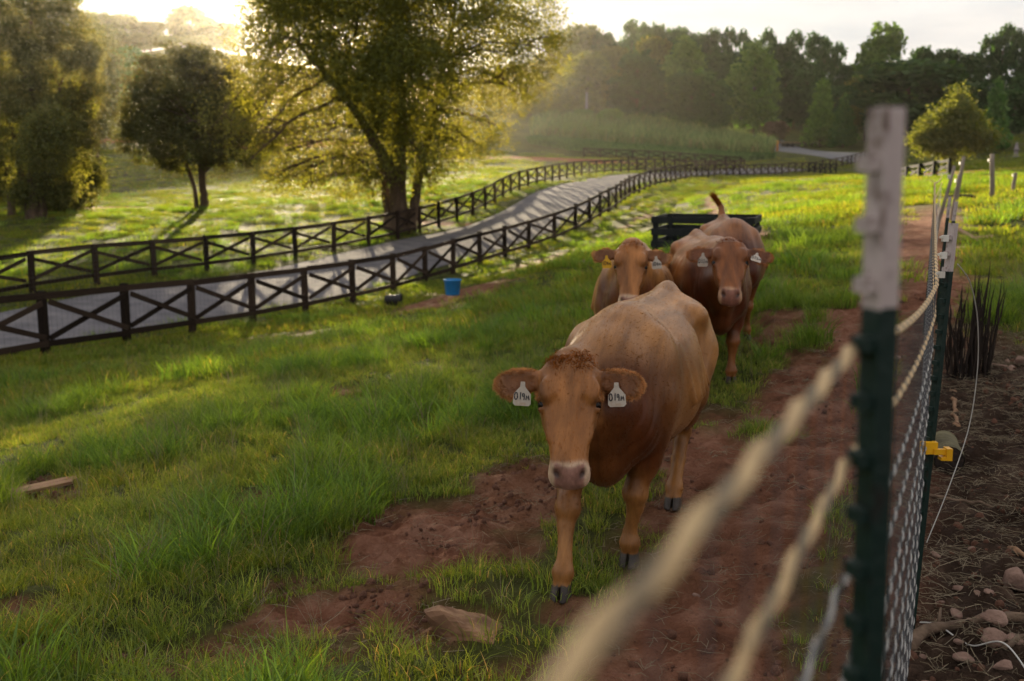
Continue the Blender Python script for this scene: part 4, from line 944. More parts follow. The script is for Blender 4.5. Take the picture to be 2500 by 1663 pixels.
        f.loft((hx, hy, 0), (0, 0, 1), (0, 1, 0), (1, 0, 0), [(0, 0, .008, .048, .062, .05), (.03, 0, .002, .046, .052, .046), (.06, 0, -.004, .041, .04, .042), (.075, 0, -.006, .03, .03, .03)], .012, 2.4)
        f.ell((hx + .055, hy, .02), (.05, .006, .055), None, .006, True)                           # cleft
        f.ell((hx - .055, hy, .085), (.018, .03, .018), None, .012)                              # dewclaws
    if tail_up: f.chain([(-.78, 0, 1.13, .045), (-.845, 0, 1.20, .034), (-.87, -.01, 1.28, .024), (-.87, -.05, 1.35, .018)], .04); tip = np.array((-.87, -.05, 1.34))
    else: f.chain([(-.78, 0, 1.13, .045), (-.86, 0, 1.06, .034), (-.885, .01, .85, .024), (-.88, .02, .58, .017), (-.87, .02, .5, .014)], .03); tip = np.array((-.87, .02, .52))
    V, F = f.surface(); V = relax(V, F, 2, .45)
    Nn = vnormals(V, F)
    nn = noise3(V[:, 0] * 9, V[:, 1] * 9, V[:, 2] * 6) - .5
    V = V + Nn * (nn * .006)[:, None]
    # soft skin folds on the neck and shoulder
    fold = np.sin((V[:, 0] * 1.0 + V[:, 2] * .45 + (noise3(V[:, 0] * 5, V[:, 1] * 5, V[:, 2] * 5) - .5) * .12) * 55)
    nm_ = np.exp(-((V[:, 0] - .74) / .11) ** 2) * (V[:, 2] > .5) * (V[:, 2] < 1.02); V = V - Nn * (np.maximum(fold, 0) * .0045 * nm_)[:, None]
    # coat colours; red-brown neck and chest, deepened with the underside as painted shade
    H_ = (V - P0) @ RM / hs; lowb = np.interp(H_[:, 0], [-.08, 0, .05, .12, .18, .25, .33, .40, .53], [-.15, -.14, -.165, -.20, -.225, -.205, -.165, -.150, -.155]); hm = (np.abs(H_[:, 1]) < .155) & (H_[:, 2] < .08) & (H_[:, 2] > lowb) & (H_[:, 0] > -.08) & (H_[:, 0] < .56); hsoft = sstep(0, .05, H_[:, 2] - lowb) * sstep(.155, .14, np.abs(H_[:, 1]))
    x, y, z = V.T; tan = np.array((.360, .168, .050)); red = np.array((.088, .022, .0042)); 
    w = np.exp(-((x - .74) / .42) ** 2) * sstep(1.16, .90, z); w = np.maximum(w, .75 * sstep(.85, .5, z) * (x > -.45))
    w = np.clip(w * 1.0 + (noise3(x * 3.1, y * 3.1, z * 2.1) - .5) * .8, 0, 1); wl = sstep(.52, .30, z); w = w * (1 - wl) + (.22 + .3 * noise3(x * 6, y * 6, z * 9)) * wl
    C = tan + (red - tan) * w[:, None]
    top = sstep(.95, 1.15, z) * (x < .3) * .5; C = C * (1 + .35 * top * (noise3(x * 4, y * 16, z * 4)))[:, None]
    C[(z > .95) & (np.abs(y) < .05) & (x < .45)] *= .85
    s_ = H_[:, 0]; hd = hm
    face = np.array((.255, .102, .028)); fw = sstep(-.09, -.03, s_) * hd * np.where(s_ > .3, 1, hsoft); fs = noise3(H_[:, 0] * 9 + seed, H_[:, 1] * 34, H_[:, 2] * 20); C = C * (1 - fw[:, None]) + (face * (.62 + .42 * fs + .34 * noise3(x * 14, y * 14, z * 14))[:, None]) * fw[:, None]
    pollw = np.exp(-((s_ + .01) / .035) ** 2) * hd; C = C * (1 - .15 * pollw[:, None])
    eye = np.exp(-(((s_ - .185) / .035) ** 2 + ((np.abs(H_[:, 1]) - .115) / .03) ** 2)) * hd; C = C * (1 - .55 * eye[:, None]) + np.array((.07, .03, .015)) * .55 * eye[:, None]
    mz = sstep(.412, .445, s_ + (noise3(x * 30, y * 30, z * 30) - .5) * .02) * hd; C = C * (1 - mz[:, None]) + np.array((.58, .42, .30)) * mz[:, None]
    pad_ = sstep(.430, .445, s_ - .012 * np.cos(H_[:, 1] * 40)) * hd * sstep(.068, .056, np.abs(H_[:, 1])) * sstep(-.110, -.098, H_[:, 2]); C = C * (1 - pad_[:, None]) + np.array((.31, .165, .135)) * (.8 + .4 * noise3(x * 90, y * 90, z * 90))[:, None] * pad_[:, None]
    nos = sum(np.exp(-(((H_[:, 1] - s * (.052 - (s_ - .47) * .4)) / .0125) ** 2 + ((s_ - .472) / .019) ** 2)) for s in (-1, 1)) * hd * (H_[:, 2] > -.08); C = C * (1 - .8 * np.clip(nos * 1.3, 0, 1)[:, None])
    earm = np.zeros(len(V), bool); einn = np.zeros(len(V)); erim = np.zeros(len(V))
    for e0, eax, elat, enor in EARS:
        ex, el, en = ((V - e0) @ np.stack([eax, elat, enor], 1) / hs).T; m__ = (ex > .035) & (ex < .25) & (np.abs(el) < .085) & (np.abs(en) < .04)
        earm |= m__; einn = np.maximum(einn, m__ * (Nn @ enor > .3)); erim = np.maximum(erim, m__ * np.clip(np.maximum(np.abs(el - .008) / .055, (ex - .1) / .11), 0, 1.2))
    ecol = np.array((.30, .135, .05)) * (1 - einn[:, None]) + np.array((.185, .075, .028)) * einn[:, None]; ecol = ecol + (np.array((.48, .26, .12)) - ecol) * sstep(.68, 1.05, erim)[:, None]; C[earm] = (ecol * (.8 + .4 * noise3(x * 20, y * 20, z * 20))[:, None])[earm]
    hoof = z < .068; C[hoof] = np.array((.045, .036, .032)) * (.7 + .8 * noise3(x * 25, y * 25, z * 60))[hoof][:, None]
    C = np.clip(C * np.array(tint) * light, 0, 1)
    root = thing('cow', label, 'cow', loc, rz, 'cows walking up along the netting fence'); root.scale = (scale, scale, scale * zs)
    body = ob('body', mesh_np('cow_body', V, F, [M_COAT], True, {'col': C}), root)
    for s in (-1, 1):
        p = q(.178, s * .104, -.054); bm = bmesh.new(); bmesh.ops.create_uvsphere(bm, u_segments=16, v_segments=10, radius=.029 * hs); me = bpy.data.meshes.new('eye'); bm.to_mesh(me); bm.free()
        for pl in me.polygons: pl.use_smooth = True
        me.materials.append(M_EYE); ob('eye', me, root, loc=p)
    # hair: short lying coat, ear fringe, curly poll, tail switch
    HV, HC, HF = [], [], []
    def strands(idx, length, width, lay, up, curl=0, jit=.25, colmul=(1, 1, 1)):
        n = len(idx); 
        if n == 0: return
        B = V[idx] - Nn[idx] * .002; L_ = lay / (np.linalg.norm(lay, axis=1)[:, None] + 1e-9); L_ = L_ - Nn[idx] * (L_ * Nn[idx]).sum(1)[:, None]
        D = L_ * (1 - up) + Nn[idx] * up + g.normal(size=(n, 3)) * jit; D /= np.linalg.norm(D, axis=1)[:, None]
        Ln = (length * (.6 + .8 * g.random(n)))[:, None]; S_ = np.cross(D, Nn[idx] + g.normal(size=(n, 3)) * .4); S_ /= np.linalg.norm(S_, axis=1)[:, None] + 1e-9; S_ *= width / 2
        cu = g.normal(size=(n, 3)) * curl; mid = B + D * Ln * .5 + cu * Ln * .5; tip_ = B + D * Ln * .95 - np.array([0, 0, 1]) * Ln * .12 * (1 + 2 * curl) - cu * Ln * .3
        base = sum(len(v) for v in HV); HV.append(np.stack([B - S_, B + S_, mid - S_ * .8, mid + S_ * .8, tip_], 1).reshape(-1, 3))
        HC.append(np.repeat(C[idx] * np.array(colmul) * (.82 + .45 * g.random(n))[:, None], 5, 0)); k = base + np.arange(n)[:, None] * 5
        HF.append((k + np.array([[0, 1, 3, 2]]), k + np.array([[2, 3, 4]])))
    al = np.arange(len(V)); plain = al[(z > .08) & ~(hm & (s_ > .44)) & ~earm]
    lay = np.stack([-np.ones(len(V)), np.zeros(len(V)), -.5 * np.ones(len(V))], 1); lay[hm] = a
    lay[(z < .55) & (np.abs(y) < .3)] = (0, 0, -1)
    pk = g.choice(plain, hairs); strands(pk, .014, .0024, lay[pk], .07, 0, .18, (1.12, 1.1, 1.08))
    ei = al[earm]; rim = np.zeros(len(V)); 
    if len(ei):
        pr = .15 + sstep(.6, 1.05, erim[ei]) * 2; pk = g.choice(ei, hairs // 9, p=pr / pr.sum()); l2 = np.where(H_[pk, 1:2] > 0, 1, -1) * lat; strands(pk, .018, .0016, l2 + 0 * lay[pk], .5, 0, .35, (1.3, 1.22, 1.1))
    pi_ = al[hm & (s_ > -.08) & (s_ < .06) & (H_[:, 2] > -.12) & (np.abs(H_[:, 1]) < .115)]
    if len(pi_): pp = np.exp(-((s_[pi_] + .02) / .034) ** 2) * sstep(.115, .06, np.abs(H_[pi_, 1])); pk = g.choice(pi_, hairs // 90, p=pp / pp.sum()); strands(pk, .024, .0036, np.tile(a, (len(pk), 1)) + g.normal(size=(len(pk), 3)) * .5, .10, .6, .22, (1.1, .92, .76))
    ti = al[(np.linalg.norm(V - tip, axis=1) < .07)]
    if len(ti):
        pk = g.choice(ti, 700); tl = np.tile((-.1, -.9, 1.) if tail_up else (0, 0, -1.), (700, 1)); strands(pk, .13, .0035, tl, .06, .10, .09, (.9, .7, .5))
    HV = np.concatenate(HV); HC = np.concatenate(HC)
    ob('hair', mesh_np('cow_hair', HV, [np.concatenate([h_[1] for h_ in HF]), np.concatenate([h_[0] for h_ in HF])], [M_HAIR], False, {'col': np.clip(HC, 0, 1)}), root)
    # tags hang from the middle of each ear, facing the way the face looks
    if tags:
        fl = unit(np.array([a[0], a[1], 0]) + np.array([nor[0], nor[1], 0]) * .6)
        for s, tx, tm, tl_, dx_ in tags:
            p = q(.075, s * .195, -.06); xl = unit(np.cross(fl, [0, 0, 1])); Mt = Matrix((( xl[0], fl[0], 0, 0), (xl[1], fl[1], 0, 0), (xl[2], fl[2], 1, 0), (0, 0, 0, 1)))
            ear_tag(root, Vector(p + fl * .012), tx, tm, Mt @ Matrix.Rotation(dx_, 4, 'Y'), tl_, hs)
    return root

def cow_frame(tail, head):
    """plan positions of tail head and withers -> object location and heading (local +x forward)"""
    t, h = np.array(tail), np.array(head); d = unit(h - t); c = t + d * .66; return c, math.atan2(d[1], d[0]), d
def to_local(c, rz, p, zg, sc=1.0):
    dx, dy = p[0] - c[0], p[1] - c[1]; cs, sn = math.cos(rz), math.sin(rz); return np.array(((dx * cs + dy * sn) / sc, (-dx * sn + dy * cs) / sc, (p[2] - zg) / sc))
# front cow (019M)
c1, r1, d1 = cow_frame((.88, 5.62), (.48, 4.5)); z1 = float(T(c1[0] - .3, c1[1] - .8)) - .01
make_cow('tan cow walking in front with two white ear tags numbered 019M', (c1[0], c1[1], z1), r1, .0085, dict(FR=(1.05, -.10), FL=(.58, .09), HL=(-.30, .13), HR=(-.80, -.15)),
         to_local(c1, r1, at(1391, 880, 4.02), z1), to_local(c1, r1, at(1390, 1172, 3.80), z1), belly=.92, zs=1.0, seed=1, hairs=72000, tags=[(1, '019M', M_TAGW, .12, .05), (-1, '019M', M_TAGW, .1, -.05)])
c2, r2, d2 = cow_frame((1.16, 8.95), (.92, 7.7)); z2 = float(T(*c2))
make_cow('golden tan cow behind the front one, wearing one yellow and one white ear tag', (c2[0], c2[1], z2), r2, .012, None, to_local(c2, r2, at(1541, 596, 7.25), z2), to_local(c2, r2, at(1534, 742, 7.05), z2), seed=2, hairs=22000, light=1.12,
         tags=[(-1, '104M', M_TAGY, .05, .08), (1, '104M', M_TAGW, .05, .12)], ear_up=(.12, .05))
c3, r3, d3 = cow_frame((1.74, 9.42), (1.70, 8.2)); z3 = float(T(*c3))
make_cow('red-brown cow facing the camera with white ear tags numbered 032M', (c3[0], c3[1], z3), r3, .012, dict(FL=(.66, .12), FR=(.42, -.14), HL=(-.60, .14), HR=(-.80, -.14)), to_local(c3, r3, at(1783, 586, 7.62), z3), to_local(c3, r3, at(1784, 722, 7.28), z3), seed=3, hairs=22000, tint=(.78, .64, .56),
         tags=[(-1, '032M', M_TAGW, .05, 0), (1, '032M', M_TAGW, 1.0, -.3)], ear_up=(.1, -.02))
c4, r4, d4 = cow_frame((2.30, 10.9), (2.16, 9.6)); z4 = float(T(*c4))
make_cow('brown cow hidden behind the others with its tail raised', (c4[0], c4[1], z4), r4, .014, None, (.98, -.26, .80), (1.12, -.34, .38), seed=4, hairs=9000, tail_up=True, tint=(.75, .60, .50), belly=1.05)

# ------------------------------------------------------------------ steel posts and electric netting
M_POSTG = simple('green_post_paint', (.006, .021, .016), (.014, .012, .009), rough=.55, scale=24, bump=.2, bscale=60, contrast=(.28, .42))
M_POSTW = simple('white_post_paint', (.46, .39, .37), (.12, .075, .055), rough=.6, scale=30, contrast=(.30, .45), bump=.15, bscale=70)
M_CLIP = simple('white_clip', (.70, .67, .60), (.5, .46, .40), rough=.5)
M_YEL = simple('yellow_plastic', (.80, .42, .01), (.68, .33, .01), rough=.4)
M_ROPE = simple('cream_poly_strand', (.58, .41, .21), (.44, .30, .15), rough=.6, scale=40)
M_ROPED = simple('dark_poly_strand', (.24, .18, .11), (.14, .11, .07), rough=.6, scale=40)
M_STRG = simple('grey_poly_strand', (.34, .33, .31), (.22, .21, .20), rough=.6, scale=40)
M_STRD = simple('black_poly_strand', (.035, .04, .045), (.02, .02, .02), rough=.6)
M_TWINE = simple('thin_dark_twine', (.10, .10, .11), (.05, .05, .06), rough=.6)
M_WWIRE = simple('white_wire', (.62, .60, .56), (.5, .48, .45), rough=.4)
def t_section(mb, p, q, n, w=.028, dep=.024):
    """T-shaped bar between p and q, flange facing n"""
    p, q = np.array(p, float), np.array(q, float); d = unit(q - p); n = unit(np.array(n) - d * (np.array(n) @ d)); l = np.cross(d, n)
    sec = [(w/2, .004), (w/2, 0), (.003, -.002), (.003, -dep), (-.003, -dep), (-.003, -.002), (-w/2, 0), (-w/2, .004)]
    V = np.array([e + l * a_ + n * b_ for e in (p, q) for a_, b_ in sec]); k = len(sec)
    mb.add(V, [[i, (i+1) % k, k + (i+1) % k, k + i] for i in range(k)])
    mb.add(V[[k+0, k+1, k+6, k+7]], [[0, 1, 2, 3]]); mb.add(V[[k+2, k+3, k+4, k+5]], [[0, 1, 2, 3]])
_b = MB(); _b.box((0, 0, 0), (.010, .0065, .007)); STUDM = {m__.name: _b.mesh('stud', m__) for m__ in (M_POSTG, M_POSTW)}
def t_post(label, foot, top, n, white, studs=0, group='steel fence posts with white tops'):
    foot, top = np.array(foot, float), np.array(top, float); d = unit(top - foot); cut = top - d * white
    o = thing('steel_post', label, 'fence post', tuple(foot), 0, group)
    a = MB(); t_section(a, -d * .3, cut - foot, n); a.part('shaft', M_POSTG, o)
    b_ = MB(); t_section(b_, cut - foot, top - foot, n); b_.part('white_top', M_POSTW, o)
    n = unit(np.array(n) - d * (np.array(n) @ d)); l = np.cross(d, n); M = Matrix(np.stack([l, n, d], 1).tolist()).to_4x4(); Lp = np.linalg.norm(top - foot)
    for k in range(studs):
        h = Lp - .05 - .056 * k; m_ = M.copy(); m_.translation = Vector(d * h + n * .010)
        s_ = ob('stud', STUDM[(M_POSTW if h > Lp - white else M_POSTG).name], o); s_.matrix_local = m_
    return o
tp1 = at(2150, 262, .93); bt1 = at(2102, 1663, .93); dd = (bt1 - tp1) / (tp1[2] - bt1[2]); f1 = tp1 + dd * (tp1[2] - .03)
P1 = t_post('white-topped dark green steel post, blurred and largest in the foreground', f1, tp1, (-1, -.25, 0), .185, 24)
f2 = np.array([*at(2218, 1552, 3.5)[:2], 0]); f2[2] = T(*f2[:2]); tp2 = at(2325, 545, 3.52)
P2 = t_post('leaning green steel post with rusty white top and a yellow insulator', f2, tp2, (-.9, -.3, 0), .17, 20)
d2_ = unit(tp2 - f2)
def on2(v_, off=(0, 0, 0)):
    t = (v_ - 545) / (1552 - 545); return tp2 + (f2 - tp2) * t - f2 + np.array(off)
ins = MB(); c = on2(1080); ins.box(c + np.array([-.008, -.02, 0]), (.028, .012, .022)); ins.box(c + np.array([.03, -.03, -.012]), (.024, .008, .010)); ins.box(c + np.array([.058, -.03, -.020]), (.010, .018, .022)); ins.box(c + np.array([.040, -.03, -.036]), (.010, .016, .006))
ins.part('insulator', M_YEL, P2)
for v_ in (570, 610, 655): q = MB(); c = on2(v_ + 10); q.box(c + np.array([-.024, -.01, 0]), (.010, .008, .011)); q.box(c + np.array([-.036, -.01, .004]), (.006, .006, .004)); q.part('clip', M_CLIP, P2)
def post_px(label, u, vt, Y, wt, du=0, h=1.35):
    top = at(u, vt, Y); x, y = top[0] + du, Y; z = T(x, y); return t_post(label, (x, y, z), (top[0], y, max(top[2], z + .8)), (-.9, -.3, 0), wt, 0)
post_px('slim green steel post with pale top carrying the net beside the dirt track', 2283, 497, 9.0, .17, -.02)
post_px('green steel post just right of the net-carrying pair', 2318, 480, 9.6, .2, -.05)
post_px('green steel post with grey-white top directly behind the rusty white-topped post', 2334, 492, 9.3, .18, -.1)
# weathered wooden poles farther along the line
M_POLE = simple('weathered_pole', (.30, .25, .20), (.15, .12, .10), rough=.9, scale=6, stretch=(2, 2, .4), bump=.5)
def pole(label, u, vt, Y, r_, lean=.1, name='wooden_pole'):
    top = at(u, vt, Y); x, y = top[0] - lean, Y; z = T(x, y); o = thing(name, label, 'pole', (x, y, z), 0, 'weathered poles along the field edge')
    h = max(top[2] - z, .6); mb = MB(); mb.tube([(0, 0, -.2), (lean * .3, 0, h * .3), (lean * .75, 0, h * .72), (lean, 0, h)], [r_, r_ * .95, r_ * .9, r_ * .8], 8); mb.part('shaft', M_POLE, o, True)
    c_ = MB(); c_.box((lean * .9 - r_ - .015, 0, h * .86), (.02, .02, .035)); c_.part('clip', M_CLIP, o); return o
pole('leaning grey pole at the end of the dirt track', 2330, 405, 17, .035, .28); pole('thin pale pole right behind the leaning grey pole', 2342, 425, 21, .035, .12)
pole('tall slim pole in front of the young spire-topped tree', 2353, 382, 25, .05, .12); pole('tall thick wooden pole standing in the right pasture', 2422, 376, 27, .07, -.1)
pole('short wooden pole at the right picture edge', 2478, 445, 30, .06, .06)
# the net: twisted strands, thin drop strings
NODES = [(-.72, -1.1), (.02, .30), (.345 - .022, .93), (f2[0] * .5 + tp2[0] * .5 - .03, 3.47), (at(2283, 497, 9.0)[0] - .03, 8.97), (8.1, 19.0), (10.6, 25.0)]
HT = [[1.52, 1.545, 1.54, 1.33, 1.36, 1.15, 1.1], [1.42, 1.43, 1.43, 1.22, 1.22, 1.02, 1.0], [1.31, 1.31, 1.30, 1.10, 1.08, .9, .9], [1.18, 1.18, 1.17, .98, .96, .8, .8], [1.04, 1.04, 1.03, .86, .84, .7, .7], [.90, .90, .89, .74, .72, .6, .6],
      [.74, .74, .73, .61, .59, .5, .5], [.58, .58, .57, .48, .46, .4, .4], [.42, .42, .41, .34, .33, .3, .3], [.26, .26, .25, .21, .2, .2, .2], [.11, .11, .10, .08, .08, .08, .08]]
net = thing('electric_netting', 'sagging net of cream and dark twisted strands hung on the steel posts', 'netting', (NODES[2][0], NODES[2][1], 0))
def strand_path(k, step=.015, upto=5):
    out_ = []
    for i in range(upto):
        a, b_ = np.array(NODES[i]), np.array(NODES[i+1]); za, zb = HT[k][i] + T(*a) * .9, HT[k][i+1] + T(*b_) * .9
        if i in (0, 1, 2): za, zb = HT[k][i] , HT[k][i+1] 
        if i == 3: za = HT[k][i]
        n = max(4, int(np.linalg.norm(b_ - a) / step)); t = np.linspace(0, 1, n, endpoint=False)
        sag = (.035 + .03 * ((k * 37) % 5) / 5) * (1 if i != 1 else .1) * min(1, np.linalg.norm(b_ - a) / 2.5)
        out_.append(np.column_stack([a[0] + (b_[0]-a[0]) * t, a[1] + (b_[1]-a[1]) * t, za + (zb - za) * t - sag * 4 * t * (1 - t)]))
    return np.concatenate(out_)
org = np.array([NODES[2][0], NODES[2][1], 0])
for k in range(len(HT)):
    P = strand_path(k) - org; s_ = np.concatenate([[0], np.cumsum(np.linalg.norm(np.diff(P, axis=0), axis=1))]); ph = s_ / .13 * 2 * np.pi
    t = np.gradient(P, axis=0); t /= np.linalg.norm(t, axis=1)[:, None]; a = np.cross(t, [0, 0, 1]); a /= np.linalg.norm(a, axis=1)[:, None]; b_ = np.cross(a, t)
    r0 = .0024; fr = (1.1, .8)[k] if k < 2 else .52
    h1 = P + r0 * (np.cos(ph)[:, None] * a + np.sin(ph)[:, None] * b_); h2 = P - r0 * (np.cos(ph)[:, None] * a + np.sin(ph)[:, None] * b_)
    m1 = MB(); m1.tube(h1, .0048 * fr, 5, False); s1 = m1.part('strand', M_ROPE if k < 2 else M_STRG, net); m2 = MB(); m2.tube(h2, .0036 * fr, 4, False); m2.part('dark_ply', M_ROPED if k < 2 else M_STRD, s1)
st = MB(); A_p = [strand_path(k, .08, 4) for k in range(len(HT))]
for j in range(18, len(A_p[0]), 1):
    st.tube(np.array([A_p[k][j] - org for k in range(0, len(HT))]), .0009, 3, False)
kind(st.part('drop_strings', M_TWINE, net), 'stuff')

# ------------------------------------------------------------------ feed crate
def local_box(root, name, mat, p, q, w, t, up=(0, 0, 1)): m = MB(); m.beam(p, q, w, t, up); return m.part(name, mat, root)
cx, cy = 2.90, 20.6; a_ = math.atan2(-.5, 1.55)
cr0 = thing('slatted_crate', 'low black wooden slatted feed crate behind the cows', 'crate', (cx, cy, T(cx, cy) + .02), a_)
W, D, H = 2.0, 2.0, .92
M_CRATE = simple('black_painted_slat', (.018, .020, .020), (.010, .012, .012), rough=.7, spec=.2, scale=4, stretch=(6, 1, 1), bump=.4, bscale=12)
for x in (.05, W - .05):
    for y in (.05, D - .05): local_box(cr0, 'corner_post', M_CRATE, (x, y, 0), (x, y, H), .11, .11, (0, 1, 0))
for i, z in enumerate((.10, .36, .61, .85)):
    for y, nm in ((-.024, 'front_slat'), (D + .024, 'back_slat')): local_box(cr0, nm, M_CRATE, (-.02, y, z), (W + .02, y, z), .034, .135)
    for x in (-.024, W + .024): local_box(cr0, 'side_slat', M_CRATE, (x, .0, z), (x, D, z), .034, .135)

# ------------------------------------------------------------------ blue tub and black pot by the fence
M_BLUE = simple('blue_plastic', (.012, .20, .52), (.03, .20, .42), rough=.45, scale=5)
M_BLACKP = simple('black_plastic', (.018, .016, .015), (.010, .009, .009), rough=.5)
def lathe(prof, n=28):
    prof = np.array(prof, float); th = np.arange(n) * 2 * np.pi / n; V = np.stack([prof[:, None, 0] * np.cos(th), prof[:, None, 0] * np.sin(th), np.repeat(prof[:, None, 1], n, 1)], -1).reshape(-1, 3)
    m = len(prof); i = (np.arange(m - 1)[:, None] * n + np.arange(n)[None]); k = (np.arange(m - 1)[:, None] * n + (np.arange(n)[None] + 1) % n); F = np.stack([i, k, k + n, i + n], -1).reshape(-1, 4); mb = MB(); mb.add(V, F); return mb
x, y = hit(1105, 722); s = 44 / FPX * y / 2
tub = thing('plastic_tub', 'bright blue plastic tub on the grass beside the road fence', 'tub', (x, y, T(x, y) + .02))
lathe([(0, .0), (s * .74, 0), (s * .78, .02), (s * .92, s * 1.62), (s * .95, s * 1.64), (s * .87, s * 1.63), (s * .73, .04), (0, .035)]).part('shell', M_BLUE, tub, True)
lathe([(s * .93, s * 1.60), (s * 1.02, s * 1.60), (s * 1.02, s * 1.74), (s * .93, s * 1.76), (s * .90, s * 1.70), (s * .93, s * 1.60)]).part('rim', M_BLUE, tub, True)
x, y = hit(962, 748); pot = thing('plant_pot', 'black ribbed plastic pot lying on its side at the road fence', 'pot', (x, y, T(x, y) + .17), .35)
q = lathe([(0, -.25), (.13, -.25), (.135, -.2), (.145, -.19), (.145, -.12), (.155, -.11), (.155, -.04), (.165, -.03), (.165, .05), (.175, .06), (.18, .16), (.19, .17), (.19, .22), (.17, .22), (.15, .1), (.12, -.22), (0, -.22)], 20).part('shell', M_BLACKP, pot, True); q.rotation_euler = (0, math.pi / 2, -.4)

# ------------------------------------------------------------------ boards, rocks, branches, stones
M_WOOD = simple('raw_wood', (.36, .21, .12), (.20, .11, .06), rough=.85, scale=4, stretch=(1, 9, 9), bump=.5, bscale=12)
M_PALEWOOD = simple('pale_split_wood', (.52, .36, .25), (.36, .22, .14), rough=.85, scale=4, stretch=(1, 8, 8), bump=.4)
M_ROCK = simple('clay_rock', (.36, .20, .11), (.10, .05, .03), rough=.95, scale=5, bump=.9, bscale=14)
M_STONE = simple('pale_stone', (.34, .22, .17), (.17, .10, .075), rough=.95, scale=12, bump=.8, bscale=40)
M_STICK = simple('stick_bark', (.20, .135, .09), (.085, .055, .038), rough=.95, scale=14, bump=.8, bscale=30)
M_CHAR = simple('charred_bark', (.045, .030, .022), (.012, .009, .008), rough=.95, scale=10, stretch=(3, 3, .5), bump=.9, bscale=14)
def chunk(seed, sx, sy, sz, rough=.25, sub=3, power=1.0):
    bm = bmesh.new(); bmesh.ops.create_icosphere(bm, subdivisions=sub, radius=1.0); V = np.array([v.co[:] for v in bm.verts]); Fc = np.array([[v.index for v in f.verts] for f in bm.faces]); bm.free()
    n = noise3(V[:, 0] * 1.3 + seed, V[:, 1] * 1.3 + 5, V[:, 2] * 1.3 + 9) - .5; n2 = noise3(V[:, 0] * 4 + seed, V[:, 1] * 4, V[:, 2] * 4) - .5
    V = np.sign(V) * np.abs(V) ** power; V = V * (1 + rough * 2 * n + rough * .6 * n2)[:, None] * np.array([sx, sy, sz]); mb = MB(); mb.add(V, Fc); return mb
def boulder(seed, sx, sy, sz, planes=16, sub=4):
    g = np.random.default_rng(seed); bm = bmesh.new(); bmesh.ops.create_icosphere(bm, subdivisions=sub, radius=1.0); V = np.array([v.co[:] for v in bm.verts]); Fc = np.array([[v.index for v in f.verts] for f in bm.faces]); bm.free()
    n = g.normal(size=(planes, 3)); n /= np.linalg.norm(n, axis=1)[:, None]; h = g.uniform(.5, 1.0, planes); dt = V @ n.T; r_ = np.where(dt > .05, h / np.maximum(dt, .05), 9)
    r_ = -np.log(np.exp(-34 * np.minimum(r_, 2)).sum(1)) / 34; r_ = np.clip(r_, .3, 1.3); q = V * r_[:, None]
    r_ = r_ * (1 + .10 * (noise3(q[:, 0] * 3 + seed, q[:, 1] * 3, q[:, 2] * 3) - .5) + .06 * (noise3(q[:, 0] * 9 + seed, q[:, 1] * 9, q[:, 2] * 9) - .5)); mb = MB(); mb.add(V * r_[:, None] * np.array([sx, sy, sz]), Fc); return mb
def solid(name, label, cat, mb, mat, x, y, dz=0, rz=0, rx=0, ry=0, smooth=True, group=None):
    o = mb.part(name, mat, None, smooth); o.location = (x, y, gz(x, y) + dz); o.rotation_euler = (rx, ry, rz); return tag(o, label, cat, group)
x, y = hit(1140, 1545); m = boulder(11, .2, .12, .10, 11, 4); solid('rock', 'long flat-topped brown rock at the bottom centre in the grass', 'rock', m, M_ROCK, x, y, -.005, .2, .0, .1, False)
x, y = hit(105, 1195); m = MB(); m.box((0, 0, 0), (.20, .055, .011)); m.box((.19, .02, .0), (.05, .03, .009)); m.box((-.2, -.015, 0), (.03, .03, .008)); solid('plank', 'short weathered plank lying in the grass at the left edge', 'plank', m, M_WOOD, x, y, .07, .62, .10, -.06, False)
def lying(name, label, cat, pix, r0, r1, mat, lift=None, wob=.01, seed=0, sides=8, twigs=()):
    g = np.random.default_rng(seed); Pw = np.array([hit(u, v) for u, v in pix]); Pw = resample(Pw, .05); n = len(Pw); r_ = np.linspace(r0, r1, n); z = G(Pw[:, 0], Pw[:, 1]); z = np.convolve(np.pad(z, 4, 'edge'), np.ones(9) / 9, 'valid') + r_ * .9
    Q = np.column_stack([Pw, z]); Q[1:-1] += g.normal(size=(n - 2, 3)) * wob; o = thing(name, label, cat, tuple(Q[0]), 0); mb = MB(); mb.tube(Q - Q[0], r_ * (1 + .12 * g.normal(size=n)), sides); mb.part('stem' if cat != 'wire' else 'strand', mat, o, True)
    for t, dx_, dy_, dz_, r_t in twigs:
        i = int(t * (n - 1)); q = MB(); s0 = Q[i] - Q[0]; q.tube([s0, s0 + np.array((dx_, dy_, dz_)) * .5 + np.array((0, 0, .01)), s0 + np.array((dx_, dy_, dz_))], [r_t, r_t * .8, r_t * .4], 6); q.part('twig', mat, o, True)
    return o
lying('branch', 'thick bent bare branch on the dark soil at the lower right', 'branch', [(2222,1575),(2290,1530),(2400,1512),(2560,1485)], .024, .020, M_STICK, seed=1, twigs=[(.35, .05, .1, .03, .008)])
lying('stick', 'straight brown stick behind the net left of the fallen log', 'stick', [(2190,1186),(2300,1200),(2430,1222)], .011, .008, M_STICK, seed=2)
lying('stick', 'thin reddish stick standing out below the charred stalks', 'stick', [(2322,935),(2332,980),(2342,1035)], .013, .011, M_WOOD, seed=3)
lying('stick', 'pale stick end at the right edge beside the big pink stone', 'stick', [(2465,1322),(2500,1340),(2540,1358)], .012, .012, M_WOOD, seed=4, twigs=[(.2, -.02, -.12, .01, .005)])
lying('stick', 'bent brown stick in the lower right corner', 'stick', [(2450,1590),(2480,1570),(2530,1550)], .012, .010, M_STICK, seed=5)
